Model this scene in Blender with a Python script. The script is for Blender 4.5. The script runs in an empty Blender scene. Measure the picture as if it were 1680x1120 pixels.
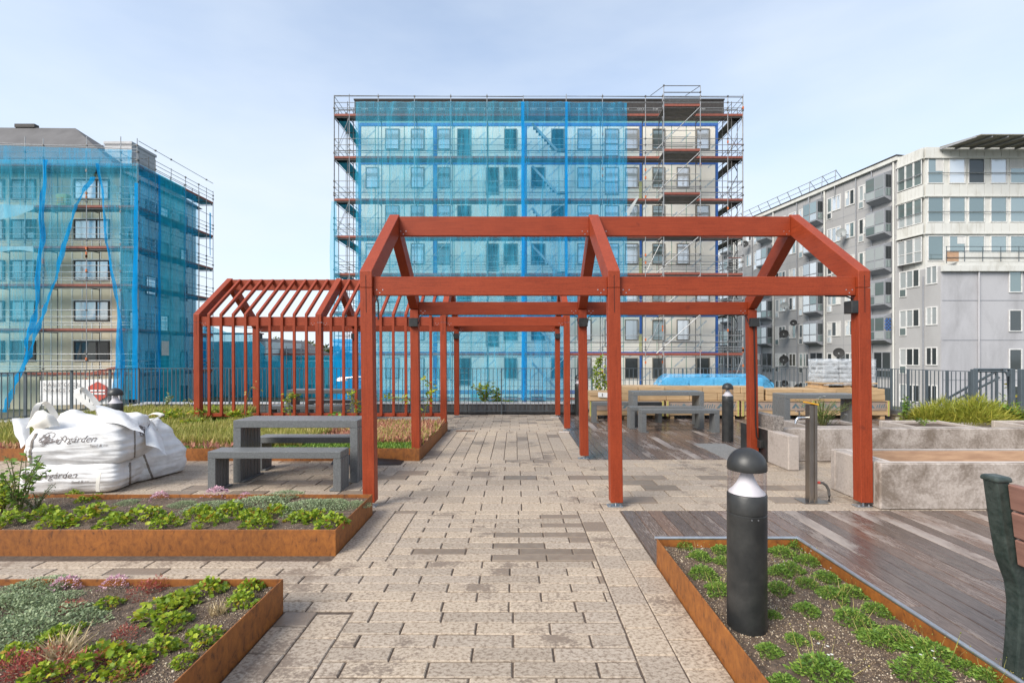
import bpy, bmesh, math, random
import numpy as np
from mathutils import Vector, Matrix, noise
from mathutils.bvhtree import BVHTree

random.seed(7)
RNG = np.random.default_rng(7)
sc = bpy.context.scene
col = sc.collection
R = math.radians

# ------------------------------------------------------------------ camera
HZ, VX, F, EYE = 584.0, 846.0, 800.0, 1.5      # horizon row, vanishing column, focal length (photo pixels), eye height
cd = bpy.data.cameras.new('camera')
cam = bpy.data.objects.new('camera', cd)
col.objects.link(cam)
cam.location = (0, 0, EYE)
cam.rotation_euler = (R(90), 0, 0)
cd.sensor_width = 36.0
cd.lens = 36.0 * F / 1680.0
cd.shift_x = -(VX - 840.0) / 1680.0
cd.shift_y = (HZ - 560.0) / 1680.0
cd.clip_start = 0.05
cd.clip_end = 5000.0
sc.camera = cam

# ------------------------------------------------------------------ sky, sun, exposure
SUN = Vector((-0.55, -0.52, 0.62)).normalized()
elev = math.asin(SUN.z)
w = bpy.data.worlds.new('World')
sc.world = w
w.use_nodes = True
wn, wl = w.node_tree.nodes, w.node_tree.links
wn.clear()
wo = wn.new('ShaderNodeOutputWorld')
bg = wn.new('ShaderNodeBackground')
bg.inputs['Strength'].default_value = 0.12
sky = wn.new('ShaderNodeTexSky')
sky.sky_type = 'NISHITA'
sky.sun_disc = False
sky.sun_elevation = elev
sky.sun_rotation = math.atan2(SUN.x, SUN.y)
sky.air_density = 1.0
sky.dust_density = 1.0
tc = wn.new('ShaderNodeTexCoord')
mp = wn.new('ShaderNodeMapping')
mp.inputs['Scale'].default_value = (1.0, 1.3, 3.2)
mp.inputs['Rotation'].default_value = (0.0, R(14), R(20))
nz = wn.new('ShaderNodeTexNoise')
nz.inputs['Scale'].default_value = 2.1
nz.inputs['Detail'].default_value = 5.0
nz.inputs['Roughness'].default_value = 0.5
rp = wn.new('ShaderNodeValToRGB')
rp.color_ramp.elements[0].position = 0.30
rp.color_ramp.elements[0].color = (0.38, 0.38, 0.38, 1)
rp.color_ramp.elements[1].position = 0.72
rp.color_ramp.elements[1].color = (0.74, 0.74, 0.74, 1)
mx = wn.new('ShaderNodeMix')
mx.data_type = 'RGBA'
mx.inputs['B'].default_value = (3.35, 3.68, 4.08, 1)          # thin bright overcast veil
wl.new(tc.outputs['Generated'], mp.inputs['Vector'])
wl.new(mp.outputs['Vector'], nz.inputs['Vector'])
wl.new(nz.outputs['Fac'], rp.inputs['Fac'])
sx = wn.new('ShaderNodeSeparateXYZ')
wl.new(tc.outputs['Generated'], sx.inputs[0])
low = wn.new('ShaderNodeMapRange')                           # the veil thickens toward the horizon
low.inputs['From Min'].default_value = 0.0
low.inputs['From Max'].default_value = 0.55
low.inputs['To Min'].default_value = 0.42
low.inputs['To Max'].default_value = -0.05
wl.new(sx.outputs['Z'], low.inputs['Value'])
sm = wn.new('ShaderNodeMath')
sm.operation = 'ADD'
sm.use_clamp = True
wl.new(rp.outputs['Color'], sm.inputs[0])
wl.new(low.outputs['Result'], sm.inputs[1])
wl.new(sm.outputs[0], mx.inputs['Factor'])
wl.new(sky.outputs['Color'], mx.inputs['A'])
wl.new(mx.outputs['Result'], bg.inputs['Color'])
wl.new(bg.outputs['Background'], wo.inputs['Surface'])

sd = bpy.data.lights.new('sun', 'SUN')
sd.energy = 2.1
sd.angle = R(33)
sd.color = (1.0, 0.94, 0.85)
so = bpy.data.objects.new('sun', sd)
col.objects.link(so)
so.location = SUN * 60
so.rotation_euler = SUN.to_track_quat('Z', 'Y').to_euler()

sc.view_settings.view_transform = 'Standard'
sc.view_settings.look = 'None'
sc.view_settings.gamma = 1.0
sc.view_settings.use_curve_mapping = False
sc.view_settings.exposure = 1.17
sc.render.engine = 'CYCLES'
sc.cycles.use_denoising = True
sc.cycles.max_bounces = 8
sc.cycles.transparent_max_bounces = 24
sc.cycles.caustics_reflective = False
sc.cycles.caustics_refractive = False

# ------------------------------------------------------------------ helpers: points
def P(px, py, d):
    """photo pixel at depth d -> world point"""
    return Vector(((px - VX) * d / F, d, EYE + (HZ - py) * d / F))

def G(px, py, z=0.0):
    """photo pixel on the horizontal plane of height z"""
    d = (EYE - z) * F / (py - HZ)
    return Vector(((px - VX) * d / F, d, z))

# ------------------------------------------------------------------ helpers: materials
def new_mat(name):
    m = bpy.data.materials.new(name)
    m.use_nodes = True
    return m, m.node_tree.nodes, m.node_tree.links, m.node_tree.nodes['Principled BSDF']

def rgb(c):
    return (c[0], c[1], c[2], 1.0)

def ramp(n, l, src, stops):
    r = n.new('ShaderNodeValToRGB')
    e = r.color_ramp.elements
    while len(e) < len(stops):
        e.new(0.5)
    for k, (p, c) in enumerate(stops):
        e[k].position = p
        e[k].color = rgb(c) if len(c) == 3 else c
    l.new(src, r.inputs['Fac'])
    return r.outputs['Color']

def pos_noise(n, l, scale, detail=4, rough=0.55, stretch=(1, 1, 1), rot=(0, 0, 0), offset=None, dist=0.0):
    g = n.new('ShaderNodeNewGeometry')
    mp = n.new('ShaderNodeMapping')
    mp.inputs['Scale'].default_value = stretch
    mp.inputs['Rotation'].default_value = rot
    l.new(g.outputs['Position'], mp.inputs['Vector'])
    t = n.new('ShaderNodeTexNoise')
    t.inputs['Scale'].default_value = scale
    t.inputs['Detail'].default_value = detail
    t.inputs['Roughness'].default_value = rough
    t.inputs['Distortion'].default_value = dist
    if offset is not None:
        ad = n.new('ShaderNodeVectorMath')
        ad.operation = 'ADD'
        l.new(mp.outputs['Vector'], ad.inputs[0])
        l.new(offset, ad.inputs[1])
        l.new(ad.outputs['Vector'], t.inputs['Vector'])
    else:
        l.new(mp.outputs['Vector'], t.inputs['Vector'])
    return t.outputs['Fac']

def mixc(n, l, fac, a, b, mode='MIX'):
    m = n.new('ShaderNodeMix')
    m.data_type = 'RGBA'
    m.blend_type = mode
    for s, v in (('Factor', fac), ('A', a), ('B', b)):
        i = [x for x in m.inputs if x.name == s and (x.type == 'RGBA' or s == 'Factor')]
        i = i[0] if s == 'Factor' else i[0]
        if isinstance(v, (int, float)):
            i.default_value = v
        elif isinstance(v, tuple):
            i.default_value = rgb(v)
        else:
            l.new(v, i)
    return [o for o in m.outputs if o.type == 'RGBA'][0]

def math_node(n, l, op, a, b=None):
    m = n.new('ShaderNodeMath')
    m.operation = op
    for k, v in enumerate((a, b)):
        if v is None:
            continue
        if isinstance(v, (int, float)):
            m.inputs[k].default_value = v
        else:
            l.new(v, m.inputs[k])
    return m.outputs[0]

def simple(name, c, rough=0.5, metal=0.0, c2=None, scale=6.0, stretch=(1, 1, 1), lo=0.35, hi=0.65, bump=0.0, bscale=60.0, spec=0.5, detail=5, rand=0.0, island=False, bstretch=None):
    """two-tone noise material; rand: brightness spread from object to object"""
    m, n, l, b = new_mat(name)
    b.inputs['Roughness'].default_value = rough
    b.inputs['Metallic'].default_value = metal
    b.inputs['Specular IOR Level'].default_value = spec
    if c2 is None:
        c2 = tuple(x * 0.8 for x in c)
    out = ramp(n, l, pos_noise(n, l, scale, detail, 0.6, stretch), [(lo, c), (hi, c2)])
    if rand:
        if island:
            src = n.new('ShaderNodeNewGeometry').outputs['Random Per Island']
        else:
            src = n.new('ShaderNodeObjectInfo').outputs['Random']
        k = ramp(n, l, src, [(0.0, (1 - rand,) * 3), (1.0, (1 + rand * 0.6,) * 3)])
        out = mixc(n, l, 1.0, out, k, 'MULTIPLY')
    l.new(out, b.inputs['Base Color'])
    if bump:
        bn = n.new('ShaderNodeBump')
        bn.inputs['Strength'].default_value = bump
        bn.inputs['Distance'].default_value = 0.01
        l.new(pos_noise(n, l, bscale, 4, 0.6, bstretch or stretch), bn.inputs['Height'])
        l.new(bn.outputs['Normal'], b.inputs['Normal'])
    return m

def leaf_mat(name, stops, trans=0.3, rough=0.5, big=None):
    """foliage: every leaf gets its own tone between the stops"""
    m, n, l, b = new_mat(name)
    g = n.new('ShaderNodeNewGeometry')
    src = g.outputs['Random Per Island']
    if big:
        nn = pos_noise(n, l, big, 2)
        src = math_node(n, l, 'ADD', math_node(n, l, 'MULTIPLY', src, 0.55), math_node(n, l, 'MULTIPLY', nn, 0.5))
    c = ramp(n, l, src, stops)
    b.inputs['Roughness'].default_value = rough
    b.inputs['Specular IOR Level'].default_value = 0.35
    l.new(c, b.inputs['Base Color'])
    t = n.new('ShaderNodeBsdfTranslucent')
    l.new(c, t.inputs['Color'])
    ms = n.new('ShaderNodeMixShader')
    ms.inputs['Fac'].default_value = trans
    l.new(b.outputs[0], ms.inputs[1])
    l.new(t.outputs[0], ms.inputs[2])
    l.new(ms.outputs[0], n['Material Output'].inputs['Surface'])
    return m

def paver_mat(name, island):
    m, n, l, b = new_mat(name)
    if island:
        rnd = n.new('ShaderNodeNewGeometry').outputs['Random Per Island']
    else:
        rnd = n.new('ShaderNodeObjectInfo').outputs['Random']
    off = n.new('ShaderNodeCombineXYZ')
    l.new(math_node(n, l, 'MULTIPLY', rnd, 37.0), off.inputs[0])
    l.new(math_node(n, l, 'MULTIPLY', rnd, 91.0), off.inputs[1])
    o = off.outputs[0]
    speck = pos_noise(n, l, 62.0, 5, 0.68, (0.75, 1, 1), offset=o)
    big = pos_noise(n, l, 1.1, 4, 0.55)
    patch = pos_noise(n, l, 4.5, 5, 0.6, offset=o)
    # how wet: big damp areas + per-stone chance + patches inside the stone
    wet = math_node(n, l, 'ADD', math_node(n, l, 'MULTIPLY', big, 0.75), math_node(n, l, 'MULTIPLY', patch, 0.55))
    wet = math_node(n, l, 'ADD', wet, math_node(n, l, 'MULTIPLY', rnd, 0.10))
    wet = math_node(n, l, 'ADD', wet, math_node(n, l, 'MULTIPLY', math_node(n, l, 'GREATER_THAN', rnd, 0.965), 0.25))
    wet = math_node(n, l, 'ADD', wet, math_node(n, l, 'MULTIPLY', speck, 0.34))
    wetf = ramp(n, l, wet, [(0.925, (0, 0, 0)), (1.055, (1, 1, 1))])
    light = ramp(n, l, speck, [(0.36, (0.47, 0.395, 0.315)), (0.51, (0.39, 0.322, 0.252)), (0.59, (0.265, 0.208, 0.155)), (0.70, (0.19, 0.142, 0.104))])
    tint = ramp(n, l, rnd, [(0.0, (0.80, 0.79, 0.78)), (0.3, (0.94, 0.94, 0.95)), (0.7, (1.0, 0.98, 0.95)), (1.0, (1.08, 1.06, 1.02))])
    light = mixc(n, l, 1.0, light, tint, 'MULTIPLY')
    dark = ramp(n, l, speck, [(0.35, (0.245, 0.192, 0.146)), (0.65, (0.195, 0.150, 0.114))])
    c = mixc(n, l, wetf, light, dark)
    l.new(c, b.inputs['Base Color'])
    rr = ramp(n, l, wetf, [(0.0, (0.8,) * 3), (1.0, (0.5,) * 3)])
    l.new(rr, b.inputs['Roughness'])
    b.inputs['Specular IOR Level'].default_value = 0.35
    bn = n.new('ShaderNodeBump')
    bn.inputs['Strength'].default_value = 0.25
    bn.inputs['Distance'].default_value = 0.004
    l.new(pos_noise(n, l, 120, 3), bn.inputs['Height'])
    l.new(bn.outputs['Normal'], b.inputs['Normal'])
    return m

def deck_mat():
    m, n, l, b = new_mat('wet deck board')
    rnd = n.new('ShaderNodeObjectInfo').outputs['Random']
    off = n.new('ShaderNodeCombineXYZ')
    l.new(math_node(n, l, 'MULTIPLY', rnd, 53.0), off.inputs[0])
    l.new(math_node(n, l, 'MULTIPLY', rnd, 17.0), off.inputs[1])
    o = off.outputs[0]
    grain = pos_noise(n, l, 14.0, 6, 0.65, (6, 0.5, 1), offset=o)
    patch = pos_noise(n, l, 1.0, 5, 0.6, (1.6, 0.55, 1), offset=o)
    fine = pos_noise(n, l, 30, 5, 0.75, (3.0, 0.35, 1))
    base = ramp(n, l, grain, [(0.3, (0.064, 0.046, 0.038)), (0.5, (0.118, 0.088, 0.073)), (0.7, (0.17, 0.131, 0.111))])
    warm = ramp(n, l, rnd, [(0.0, (0.80, 0.82, 0.88)), (0.5, (1.0, 0.97, 0.95)), (1.0, (1.35, 1.12, 0.98))])
    base = mixc(n, l, 1.0, base, warm, 'MULTIPLY')
    dry = math_node(n, l, 'ADD', math_node(n, l, 'MULTIPLY', patch, 0.9), math_node(n, l, 'MULTIPLY', fine, 0.42))
    dry = math_node(n, l, 'ADD', dry, math_node(n, l, 'MULTIPLY', rnd, 0.12))
    df = ramp(n, l, dry, [(0.75, (0, 0, 0)), (0.86, (1, 1, 1))])
    c = mixc(n, l, math_node(n, l, 'MULTIPLY', df, 0.8), base, (0.38, 0.325, 0.285))
    l.new(c, b.inputs['Base Color'])
    l.new(ramp(n, l, df, [(0.0, (0.22,) * 3), (1.0, (0.75,) * 3)]), b.inputs['Roughness'])
    bn = n.new('ShaderNodeBump')
    bn.inputs['Strength'].default_value = 0.25
    bn.inputs['Distance'].default_value = 0.004
    l.new(grain, bn.inputs['Height'])
    l.new(bn.outputs['Normal'], b.inputs['Normal'])
    return m

def net_mat(name, c, tint, cover):
    """woven safety net: part of the light passes straight through its holes"""
    m, n, l, b = new_mat(name)
    n.remove(b)
    d = n.new('ShaderNodeBsdfDiffuse')
    d.inputs['Color'].default_value = rgb(c)
    tl = n.new('ShaderNodeBsdfTranslucent')
    tl.inputs['Color'].default_value = rgb(c)
    a = n.new('ShaderNodeMixShader')
    a.inputs['Fac'].default_value = 0.45
    l.new(d.outputs[0], a.inputs[1])
    l.new(tl.outputs[0], a.inputs[2])
    t = n.new('ShaderNodeBsdfTransparent')
    t.inputs['Color'].default_value = rgb(tint)
    mx = n.new('ShaderNodeMixShader')
    nn = pos_noise(n, l, 0.8, 6, 0.7, (3.0, 3.0, 0.30), dist=0.8)
    f = ramp(n, l, nn, [(0.3, (cover - 0.14,) * 3), (0.5, (cover,) * 3), (0.72, (cover + 0.26,) * 3)])
    l.new(f, mx.inputs['Fac'])
    l.new(t.outputs[0], mx.inputs[1])
    l.new(a.outputs[0], mx.inputs[2])
    l.new(mx.outputs[0], n['Material Output'].inputs['Surface'])
    return m

def film_mat(name, c, cover, rough=0.15):
    m, n, l, b = new_mat(name)
    b.inputs['Base Color'].default_value = rgb(c)
    b.inputs['Roughness'].default_value = rough
    t = n.new('ShaderNodeBsdfTransparent')
    mx = n.new('ShaderNodeMixShader')
    nn = pos_noise(n, l, 5.0, 5, 0.6, (1, 1, 2.0), dist=1.2)
    f = ramp(n, l, nn, [(0.35, (cover - 0.2,) * 3), (0.65, (cover + 0.2,) * 3)])
    l.new(f, mx.inputs['Fac'])
    l.new(t.outputs[0], mx.inputs[1])
    l.new(b.outputs[0], mx.inputs[2])
    l.new(mx.outputs[0], n['Material Output'].inputs['Surface'])
    return m

def glass_mat(name, c, metal, rough=0.04, c2=None):
    """window pane: mirrors the sky, with reflected brightness also put into pale tones, a little uneven, with a tone that differs from pane to pane"""
    m, n, l, b = new_mat(name)
    rnd = n.new('ShaderNodeObjectInfo').outputs['Random']
    l.new(ramp(n, l, rnd, [(0.0, c), (1.0, c2 or tuple(x * 0.75 for x in c))]), b.inputs['Base Color'])
    b.inputs['Metallic'].default_value = metal
    b.inputs['Roughness'].default_value = rough
    bn = n.new('ShaderNodeBump')
    bn.inputs['Strength'].default_value = 0.04
    bn.inputs['Distance'].default_value = 0.05
    l.new(pos_noise(n, l, 1.2, 2), bn.inputs['Height'])
    l.new(bn.outputs['Normal'], b.inputs['Normal'])
    return m

def panel_mat():
    """wind barrier boards with diagonal blue print"""
    m, n, l, b = new_mat('printed wall board')
    g = n.new('ShaderNodeNewGeometry')
    mp = n.new('ShaderNodeMapping')
    mp.inputs['Rotation'].default_value = (0, R(42), 0)
    l.new(g.outputs['Position'], mp.inputs['Vector'])
    sp = n.new('ShaderNodeSeparateXYZ')
    l.new(mp.outputs['Vector'], sp.inputs[0])
    row = math_node(n, l, 'DIVIDE', sp.outputs['Z'], 0.95)
    shift = math_node(n, l, 'MULTIPLY', math_node(n, l, 'FLOOR', row), 0.37)
    u = math_node(n, l, 'FRACT', math_node(n, l, 'ADD', math_node(n, l, 'DIVIDE', sp.outputs['X'], 1.9), shift))
    v = math_node(n, l, 'FRACT', row)
    a = math_node(n, l, 'MULTIPLY', math_node(n, l, 'LESS_THAN', u, 0.55), math_node(n, l, 'LESS_THAN', v, 0.13))
    nn = pos_noise(n, l, 9, 3)
    a = math_node(n, l, 'MULTIPLY', a, math_node(n, l, 'GREATER_THAN', nn, 0.43))
    base = ramp(n, l, pos_noise(n, l, 0.6, 4), [(0.3, (0.90, 0.86, 0.77)), (0.7, (0.86, 0.81, 0.71))])
    c = mixc(n, l, math_node(n, l, 'MULTIPLY', a, 0.6), base, (0.22, 0.38, 0.50))
    l.new(c, b.inputs['Base Color'])
    b.inputs['Roughness'].default_value = 0.7
    return m

def stained_mat(name, c, c2, dark, scale=2.2, bump=0.3, lo=0.44, hi=0.62, streak=False):
    m, n, l, b = new_mat(name)
    fine = pos_noise(n, l, 34, 6, 0.7)
    big = pos_noise(n, l, scale, 6, 0.65, (1, 1, 0.35) if streak else (1, 1, 1), dist=0.6)
    base = ramp(n, l, fine, [(0.3, c), (0.7, c2)])
    k = math_node(n, l, 'ADD', math_node(n, l, 'MULTIPLY', big, 0.75), math_node(n, l, 'MULTIPLY', fine, 0.25))
    f = ramp(n, l, k, [(lo, (0, 0, 0)), (hi, (1, 1, 1))])
    l.new(mixc(n, l, f, base, dark), b.inputs['Base Color'])
    b.inputs['Roughness'].default_value = 0.75
    b.inputs['Specular IOR Level'].default_value = 0.3
    bn = n.new('ShaderNodeBump')
    bn.inputs['Strength'].default_value = bump
    bn.inputs['Distance'].default_value = 0.006
    l.new(pos_noise(n, l, 90, 4), bn.inputs['Height'])
    l.new(bn.outputs['Normal'], b.inputs['Normal'])
    return m

M = {}
M['paver'] = paver_mat('paving stone', False)
M['paver_wet'] = simple('rain soaked paving stone', (0.25, 0.195, 0.145), 0.42, c2=(0.20, 0.153, 0.113), scale=14, rand=0.14, bump=0.2, bscale=120)
M['paver_far'] = paver_mat('paving stone field', True)
M['deck'] = deck_mat()
M['sand'] = simple('joint sand', (0.125, 0.092, 0.068), 0.95, c2=(0.07, 0.05, 0.038), scale=40)
M['slab'] = simple('terrace concrete', (0.20, 0.19, 0.18), 0.9)
M['gravel'] = simple('grey gravel', (0.30, 0.29, 0.27), 0.9, c2=(0.14, 0.135, 0.13), scale=90, bump=0.5, bscale=90)
M['ground'] = simple('yard ground', (0.11, 0.10, 0.085), 0.95, c2=(0.07, 0.085, 0.04), scale=0.25)
M['asphalt'] = simple('asphalt', (0.06, 0.06, 0.062), 0.85, c2=(0.045, 0.045, 0.047), scale=5)

def corten_mat():
    m, n, l, b = new_mat('rusty weathering steel')
    f = pos_noise(n, l, 26, 6, 0.7, (1, 1, 0.6), dist=0.5)
    g = pos_noise(n, l, 2.0, 4, 0.6, (1, 1, 1))
    c = ramp(n, l, f, [(0.30, (0.07, 0.026, 0.009)), (0.43, (0.22, 0.076, 0.016)), (0.60, (0.30, 0.108, 0.020)), (0.75, (0.35, 0.135, 0.028))])
    c = mixc(n, l, 1.0, c, ramp(n, l, g, [(0.3, (0.78, 0.76, 0.74)), (0.7, (1.15, 1.12, 1.05))]), 'MULTIPLY')
    l.new(c, b.inputs['Base Color'])
    b.inputs['Roughness'].default_value = 0.62
    bn = n.new('ShaderNodeBump')
    bn.inputs['Strength'].default_value = 0.15
    bn.inputs['Distance'].default_value = 0.003
    l.new(f, bn.inputs['Height'])
    l.new(bn.outputs['Normal'], b.inputs['Normal'])
    return m
M['corten'] = corten_mat()

def red_mat(grain):
    m, n, l, b = new_mat('red painted timber')
    g1 = pos_noise(n, l, 3.0, 5, 0.6)
    g2 = pos_noise(n, l, 70, 4, 0.6)
    knots = pos_noise(n, l, 7, 2, 0.4)
    g3 = pos_noise(n, l, 9.0, 5, 0.65, grain)
    c = ramp(n, l, g1, [(0.3, (0.25, 0.038, 0.0122)), (0.7, (0.30, 0.048, 0.0155))])
    c = mixc(n, l, 1.0, c, ramp(n, l, g2, [(0.35, (0.88,) * 3), (0.65, (1.08,) * 3)]), 'MULTIPLY')
    c = mixc(n, l, 1.0, c, ramp(n, l, g3, [(0.28, (0.74, 0.72, 0.72)), (0.5, (1.0, 1.0, 1.0)), (0.72, (1.12, 1.18, 1.22))]), 'MULTIPLY')
    c = mixc(n, l, ramp(n, l, knots, [(0.70, (0, 0, 0)), (0.76, (0.5, 0.5, 0.5))]), c, (0.13, 0.022, 0.012))
    l.new(c, b.inputs['Base Color'])
    b.inputs['Roughness'].default_value = 0.5
    b.inputs['Specular IOR Level'].default_value = 0.3
    bn = n.new('ShaderNodeBump')
    bn.inputs['Strength'].default_value = 0.22
    bn.inputs['Distance'].default_value = 0.003
    l.new(math_node(n, l, 'ADD', g2, g3), bn.inputs['Height'])
    l.new(bn.outputs['Normal'], b.inputs['Normal'])
    return m
M['red'] = red_mat((8, 8, 0.35))
M['red_x'] = red_mat((0.35, 8, 8))
M['red_y'] = red_mat((8, 0.5, 6))
M['slot'] = simple('slot shadow gap', (0.05, 0.012, 0.008), 0.9)
M['grey'] = simple('grey recycled plastic', (0.165, 0.172, 0.174), 0.36, c2=(0.10, 0.106, 0.108), scale=60, bump=0.2, bscale=120, lo=0.3, hi=0.7)
M['soil'] = simple('dark soil', (0.155, 0.108, 0.075), 0.95, c2=(0.06, 0.042, 0.030), scale=26, bump=1.0, bscale=70, detail=8)
M['pebble'] = leaf_mat('gravel mulch', [(0.0, (0.07, 0.046, 0.03)), (0.5, (0.19, 0.135, 0.088)), (0.82, (0.36, 0.28, 0.19)), (1.0, (0.58, 0.50, 0.38))], 0.0, 0.8)
M['lime'] = leaf_mat('lime green leaves', [(0.0, (0.11, 0.19, 0.02)), (0.4, (0.24, 0.35, 0.03)), (0.82, (0.42, 0.49, 0.035)), (0.95, (0.52, 0.40, 0.04)), (1.0, (0.34, 0.12, 0.03))], 0.3)
M['green'] = leaf_mat('fresh green leaves', [(0.0, (0.07, 0.15, 0.025)), (0.5, (0.17, 0.30, 0.045)), (1.0, (0.31, 0.43, 0.075))], 0.3)
M['thyme'] = leaf_mat('grey green thyme leaves', [(0.0, (0.12, 0.16, 0.075)), (0.5, (0.26, 0.33, 0.17)), (1.0, (0.42, 0.48, 0.28))], 0.2)
M['redsedum'] = leaf_mat('red sedum leaves', [(0.0, (0.22, 0.035, 0.035)), (0.5, (0.42, 0.075, 0.07)), (0.85, (0.45, 0.16, 0.10)), (1.0, (0.30, 0.30, 0.08))], 0.25)
M['tan'] = leaf_mat('yellow green sedum stems', [(0.0, (0.16, 0.21, 0.035)), (0.5, (0.34, 0.345, 0.075)), (0.8, (0.53, 0.44, 0.165)), (1.0, (0.61, 0.44, 0.22))], 0.3, big=0.9)
M['redmass'] = leaf_mat('reddish sedum stems', [(0.0, (0.30, 0.10, 0.08)), (0.4, (0.50, 0.22, 0.16)), (0.7, (0.55, 0.36, 0.19)), (1.0, (0.42, 0.40, 0.11))], 0.3, big=1.2)
M['gold'] = leaf_mat('golden green shrub leaves', [(0.0, (0.16, 0.22, 0.03)), (0.5, (0.32, 0.34, 0.045)), (0.85, (0.48, 0.41, 0.075)), (1.0, (0.58, 0.44, 0.15))], 0.3, big=1.0)
M['pink'] = leaf_mat('pale pink petals', [(0.0, (0.50, 0.26, 0.33)), (1.0, (0.85, 0.60, 0.66))], 0.2)
M['flower'] = leaf_mat('white petals', [(0.0, (0.75, 0.75, 0.68)), (1.0, (0.85, 0.84, 0.78))], 0.2)
M['straw'] = leaf_mat('dry straw', [(0.0, (0.40, 0.30, 0.16)), (1.0, (0.62, 0.50, 0.31))], 0.2)
M['stem'] = simple('green brown stem', (0.14, 0.13, 0.05), 0.8)
M['bark'] = simple('bark', (0.12, 0.09, 0.065), 0.9, scale=20, bump=0.5)
M['treeleaf'] = leaf_mat('tree leaves', [(0.0, (0.055, 0.085, 0.025)), (0.5, (0.105, 0.135, 0.04)), (1.0, (0.19, 0.20, 0.075))], 0.25)
M['bag'] = simple('white woven plastic', (0.76, 0.75, 0.735), 0.5, c2=(0.62, 0.615, 0.61), scale=9, bump=0.6, bscale=16, bstretch=(0.35, 0.35, 2.6))
M['strap'] = simple('cream webbing', (0.80, 0.76, 0.68), 0.7, bump=0.2, bscale=200)
M['ink'] = simple('dark print ink', (0.11, 0.09, 0.085), 0.7, c2=(0.22, 0.19, 0.18), scale=60)
M['seam'] = simple('brown stitched seam', (0.16, 0.135, 0.115), 0.9, c2=(0.32, 0.29, 0.26), scale=70)
M['black'] = simple('black painted metal', (0.018, 0.019, 0.019), 0.42, c2=(0.040, 0.040, 0.038), scale=9, bump=0.08, lo=0.4, hi=0.75, detail=8)
M['rubber'] = simple('black cable', (0.012, 0.012, 0.013), 0.5)
M['white'] = simple('white painted metal', (0.84, 0.84, 0.84), 0.6, c2=(0.78, 0.78, 0.78))
M['concrete'] = stained_mat('stained concrete', (0.47, 0.41, 0.365), (0.37, 0.32, 0.28), (0.185, 0.148, 0.118), scale=2.6, lo=0.43, hi=0.60)
M['concrete_pale'] = stained_mat('pale concrete', (0.48, 0.42, 0.375), (0.37, 0.32, 0.28), (0.24, 0.195, 0.16), lo=0.50, hi=0.75)
M['rim'] = simple('pale concrete rim', (0.58, 0.52, 0.47), 0.8, bump=0.2)
M['roughblock'] = simple('rough aggregate block', (0.33, 0.295, 0.265), 0.95, c2=(0.13, 0.11, 0.095), scale=45, bump=1.0, bscale=60)
M['tan_board'] = simple('tan timber lining', (0.55, 0.35, 0.22), 0.8, c2=(0.40, 0.24, 0.15), scale=8, stretch=(0.5, 0.5, 4), bump=0.3)
M['steel'] = simple('brushed stainless steel', (0.36, 0.32, 0.28), 0.32, metal=1.0, c2=(0.28, 0.25, 0.22), scale=4)
M['galv'] = simple('galvanised steel', (0.52, 0.54, 0.56), 0.38, metal=0.85, c2=(0.42, 0.44, 0.46), scale=25)
M['chrome'] = simple('chrome', (0.75, 0.75, 0.76), 0.12, metal=1.0)
M['yellow'] = simple('yellow plastic cap', (0.75, 0.36, 0.02), 0.45)
M['redclip'] = simple('red hose clip', (0.55, 0.06, 0.04), 0.5)
M['hose'] = simple('grey hose', (0.09, 0.085, 0.08), 0.5)
M['bench_iron'] = simple('dark green cast iron', (0.022, 0.034, 0.030), 0.38, c2=(0.05, 0.065, 0.058), scale=30, bump=0.3)
M['bench_wood'] = simple('reddish brown board', (0.28, 0.145, 0.11), 0.6, c2=(0.21, 0.105, 0.08), scale=12, stretch=(1, 0.2, 3), bump=0.2)
M['crate'] = simple('pale sawn timber', (0.52, 0.355, 0.195), 0.7, c2=(0.38, 0.25, 0.13), scale=5, stretch=(0.6, 1, 5), bump=0.1, rand=0.14)
M['card'] = simple('brown wrapped package', (0.34, 0.265, 0.215), 0.6, c2=(0.26, 0.20, 0.165), scale=4, rand=0.1)
M['strapgreen'] = simple('yellow green plastic strap', (0.42, 0.50, 0.08), 0.4)
M['paper'] = simple('white paper label', (0.80, 0.79, 0.77), 0.6)
M['film'] = film_mat('clear stretch film', (0.80, 0.83, 0.86), 0.32)
M['filmload'] = simple('grey packed goods', (0.40, 0.415, 0.42), 0.5, c2=(0.24, 0.255, 0.265), scale=3, stretch=(1, 1, 3))
M['bluefilm'] = film_mat('blue plastic film', (0.10, 0.44, 0.78), 0.55, 0.2)
M['blueload'] = simple('blue insulation pack', (0.10, 0.42, 0.66), 0.5, c2=(0.16, 0.52, 0.74), scale=2)
M['rail'] = simple('grey painted railing', (0.085, 0.105, 0.12), 0.45, c2=(0.07, 0.088, 0.10))
M['parapet'] = simple('grey parapet cladding', (0.115, 0.112, 0.11), 0.75, c2=(0.085, 0.083, 0.082), scale=6, rand=0.12)
M['coping'] = simple('pale coping', (0.62, 0.61, 0.60), 0.6)
M['board'] = panel_mat()
M['tape'] = simple('green joint tape', (0.20, 0.40, 0.32), 0.7, c2=(0.30, 0.45, 0.38))
M['bluestrip'] = simple('blue membrane strip', (0.035, 0.12, 0.42), 0.6, c2=(0.05, 0.16, 0.48))
M['membrane'] = simple('dark roofing membrane', (0.035, 0.030, 0.028), 0.7, c2=(0.05, 0.044, 0.04))
M['brownframe'] = simple('brown grey window frame', (0.24, 0.22, 0.185), 0.5)
M['darkframe'] = simple('dark brown window frame', (0.055, 0.042, 0.036), 0.5)
M['whiteframe'] = simple('white window frame', (0.74, 0.73, 0.71), 0.5)
M['pane'] = glass_mat('glass with painted sky reflection', (0.84, 0.86, 0.87), 0.55, 0.12, (0.50, 0.54, 0.56))  # pale diffuse base stands in for bright sky reflection and white blinds
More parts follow.
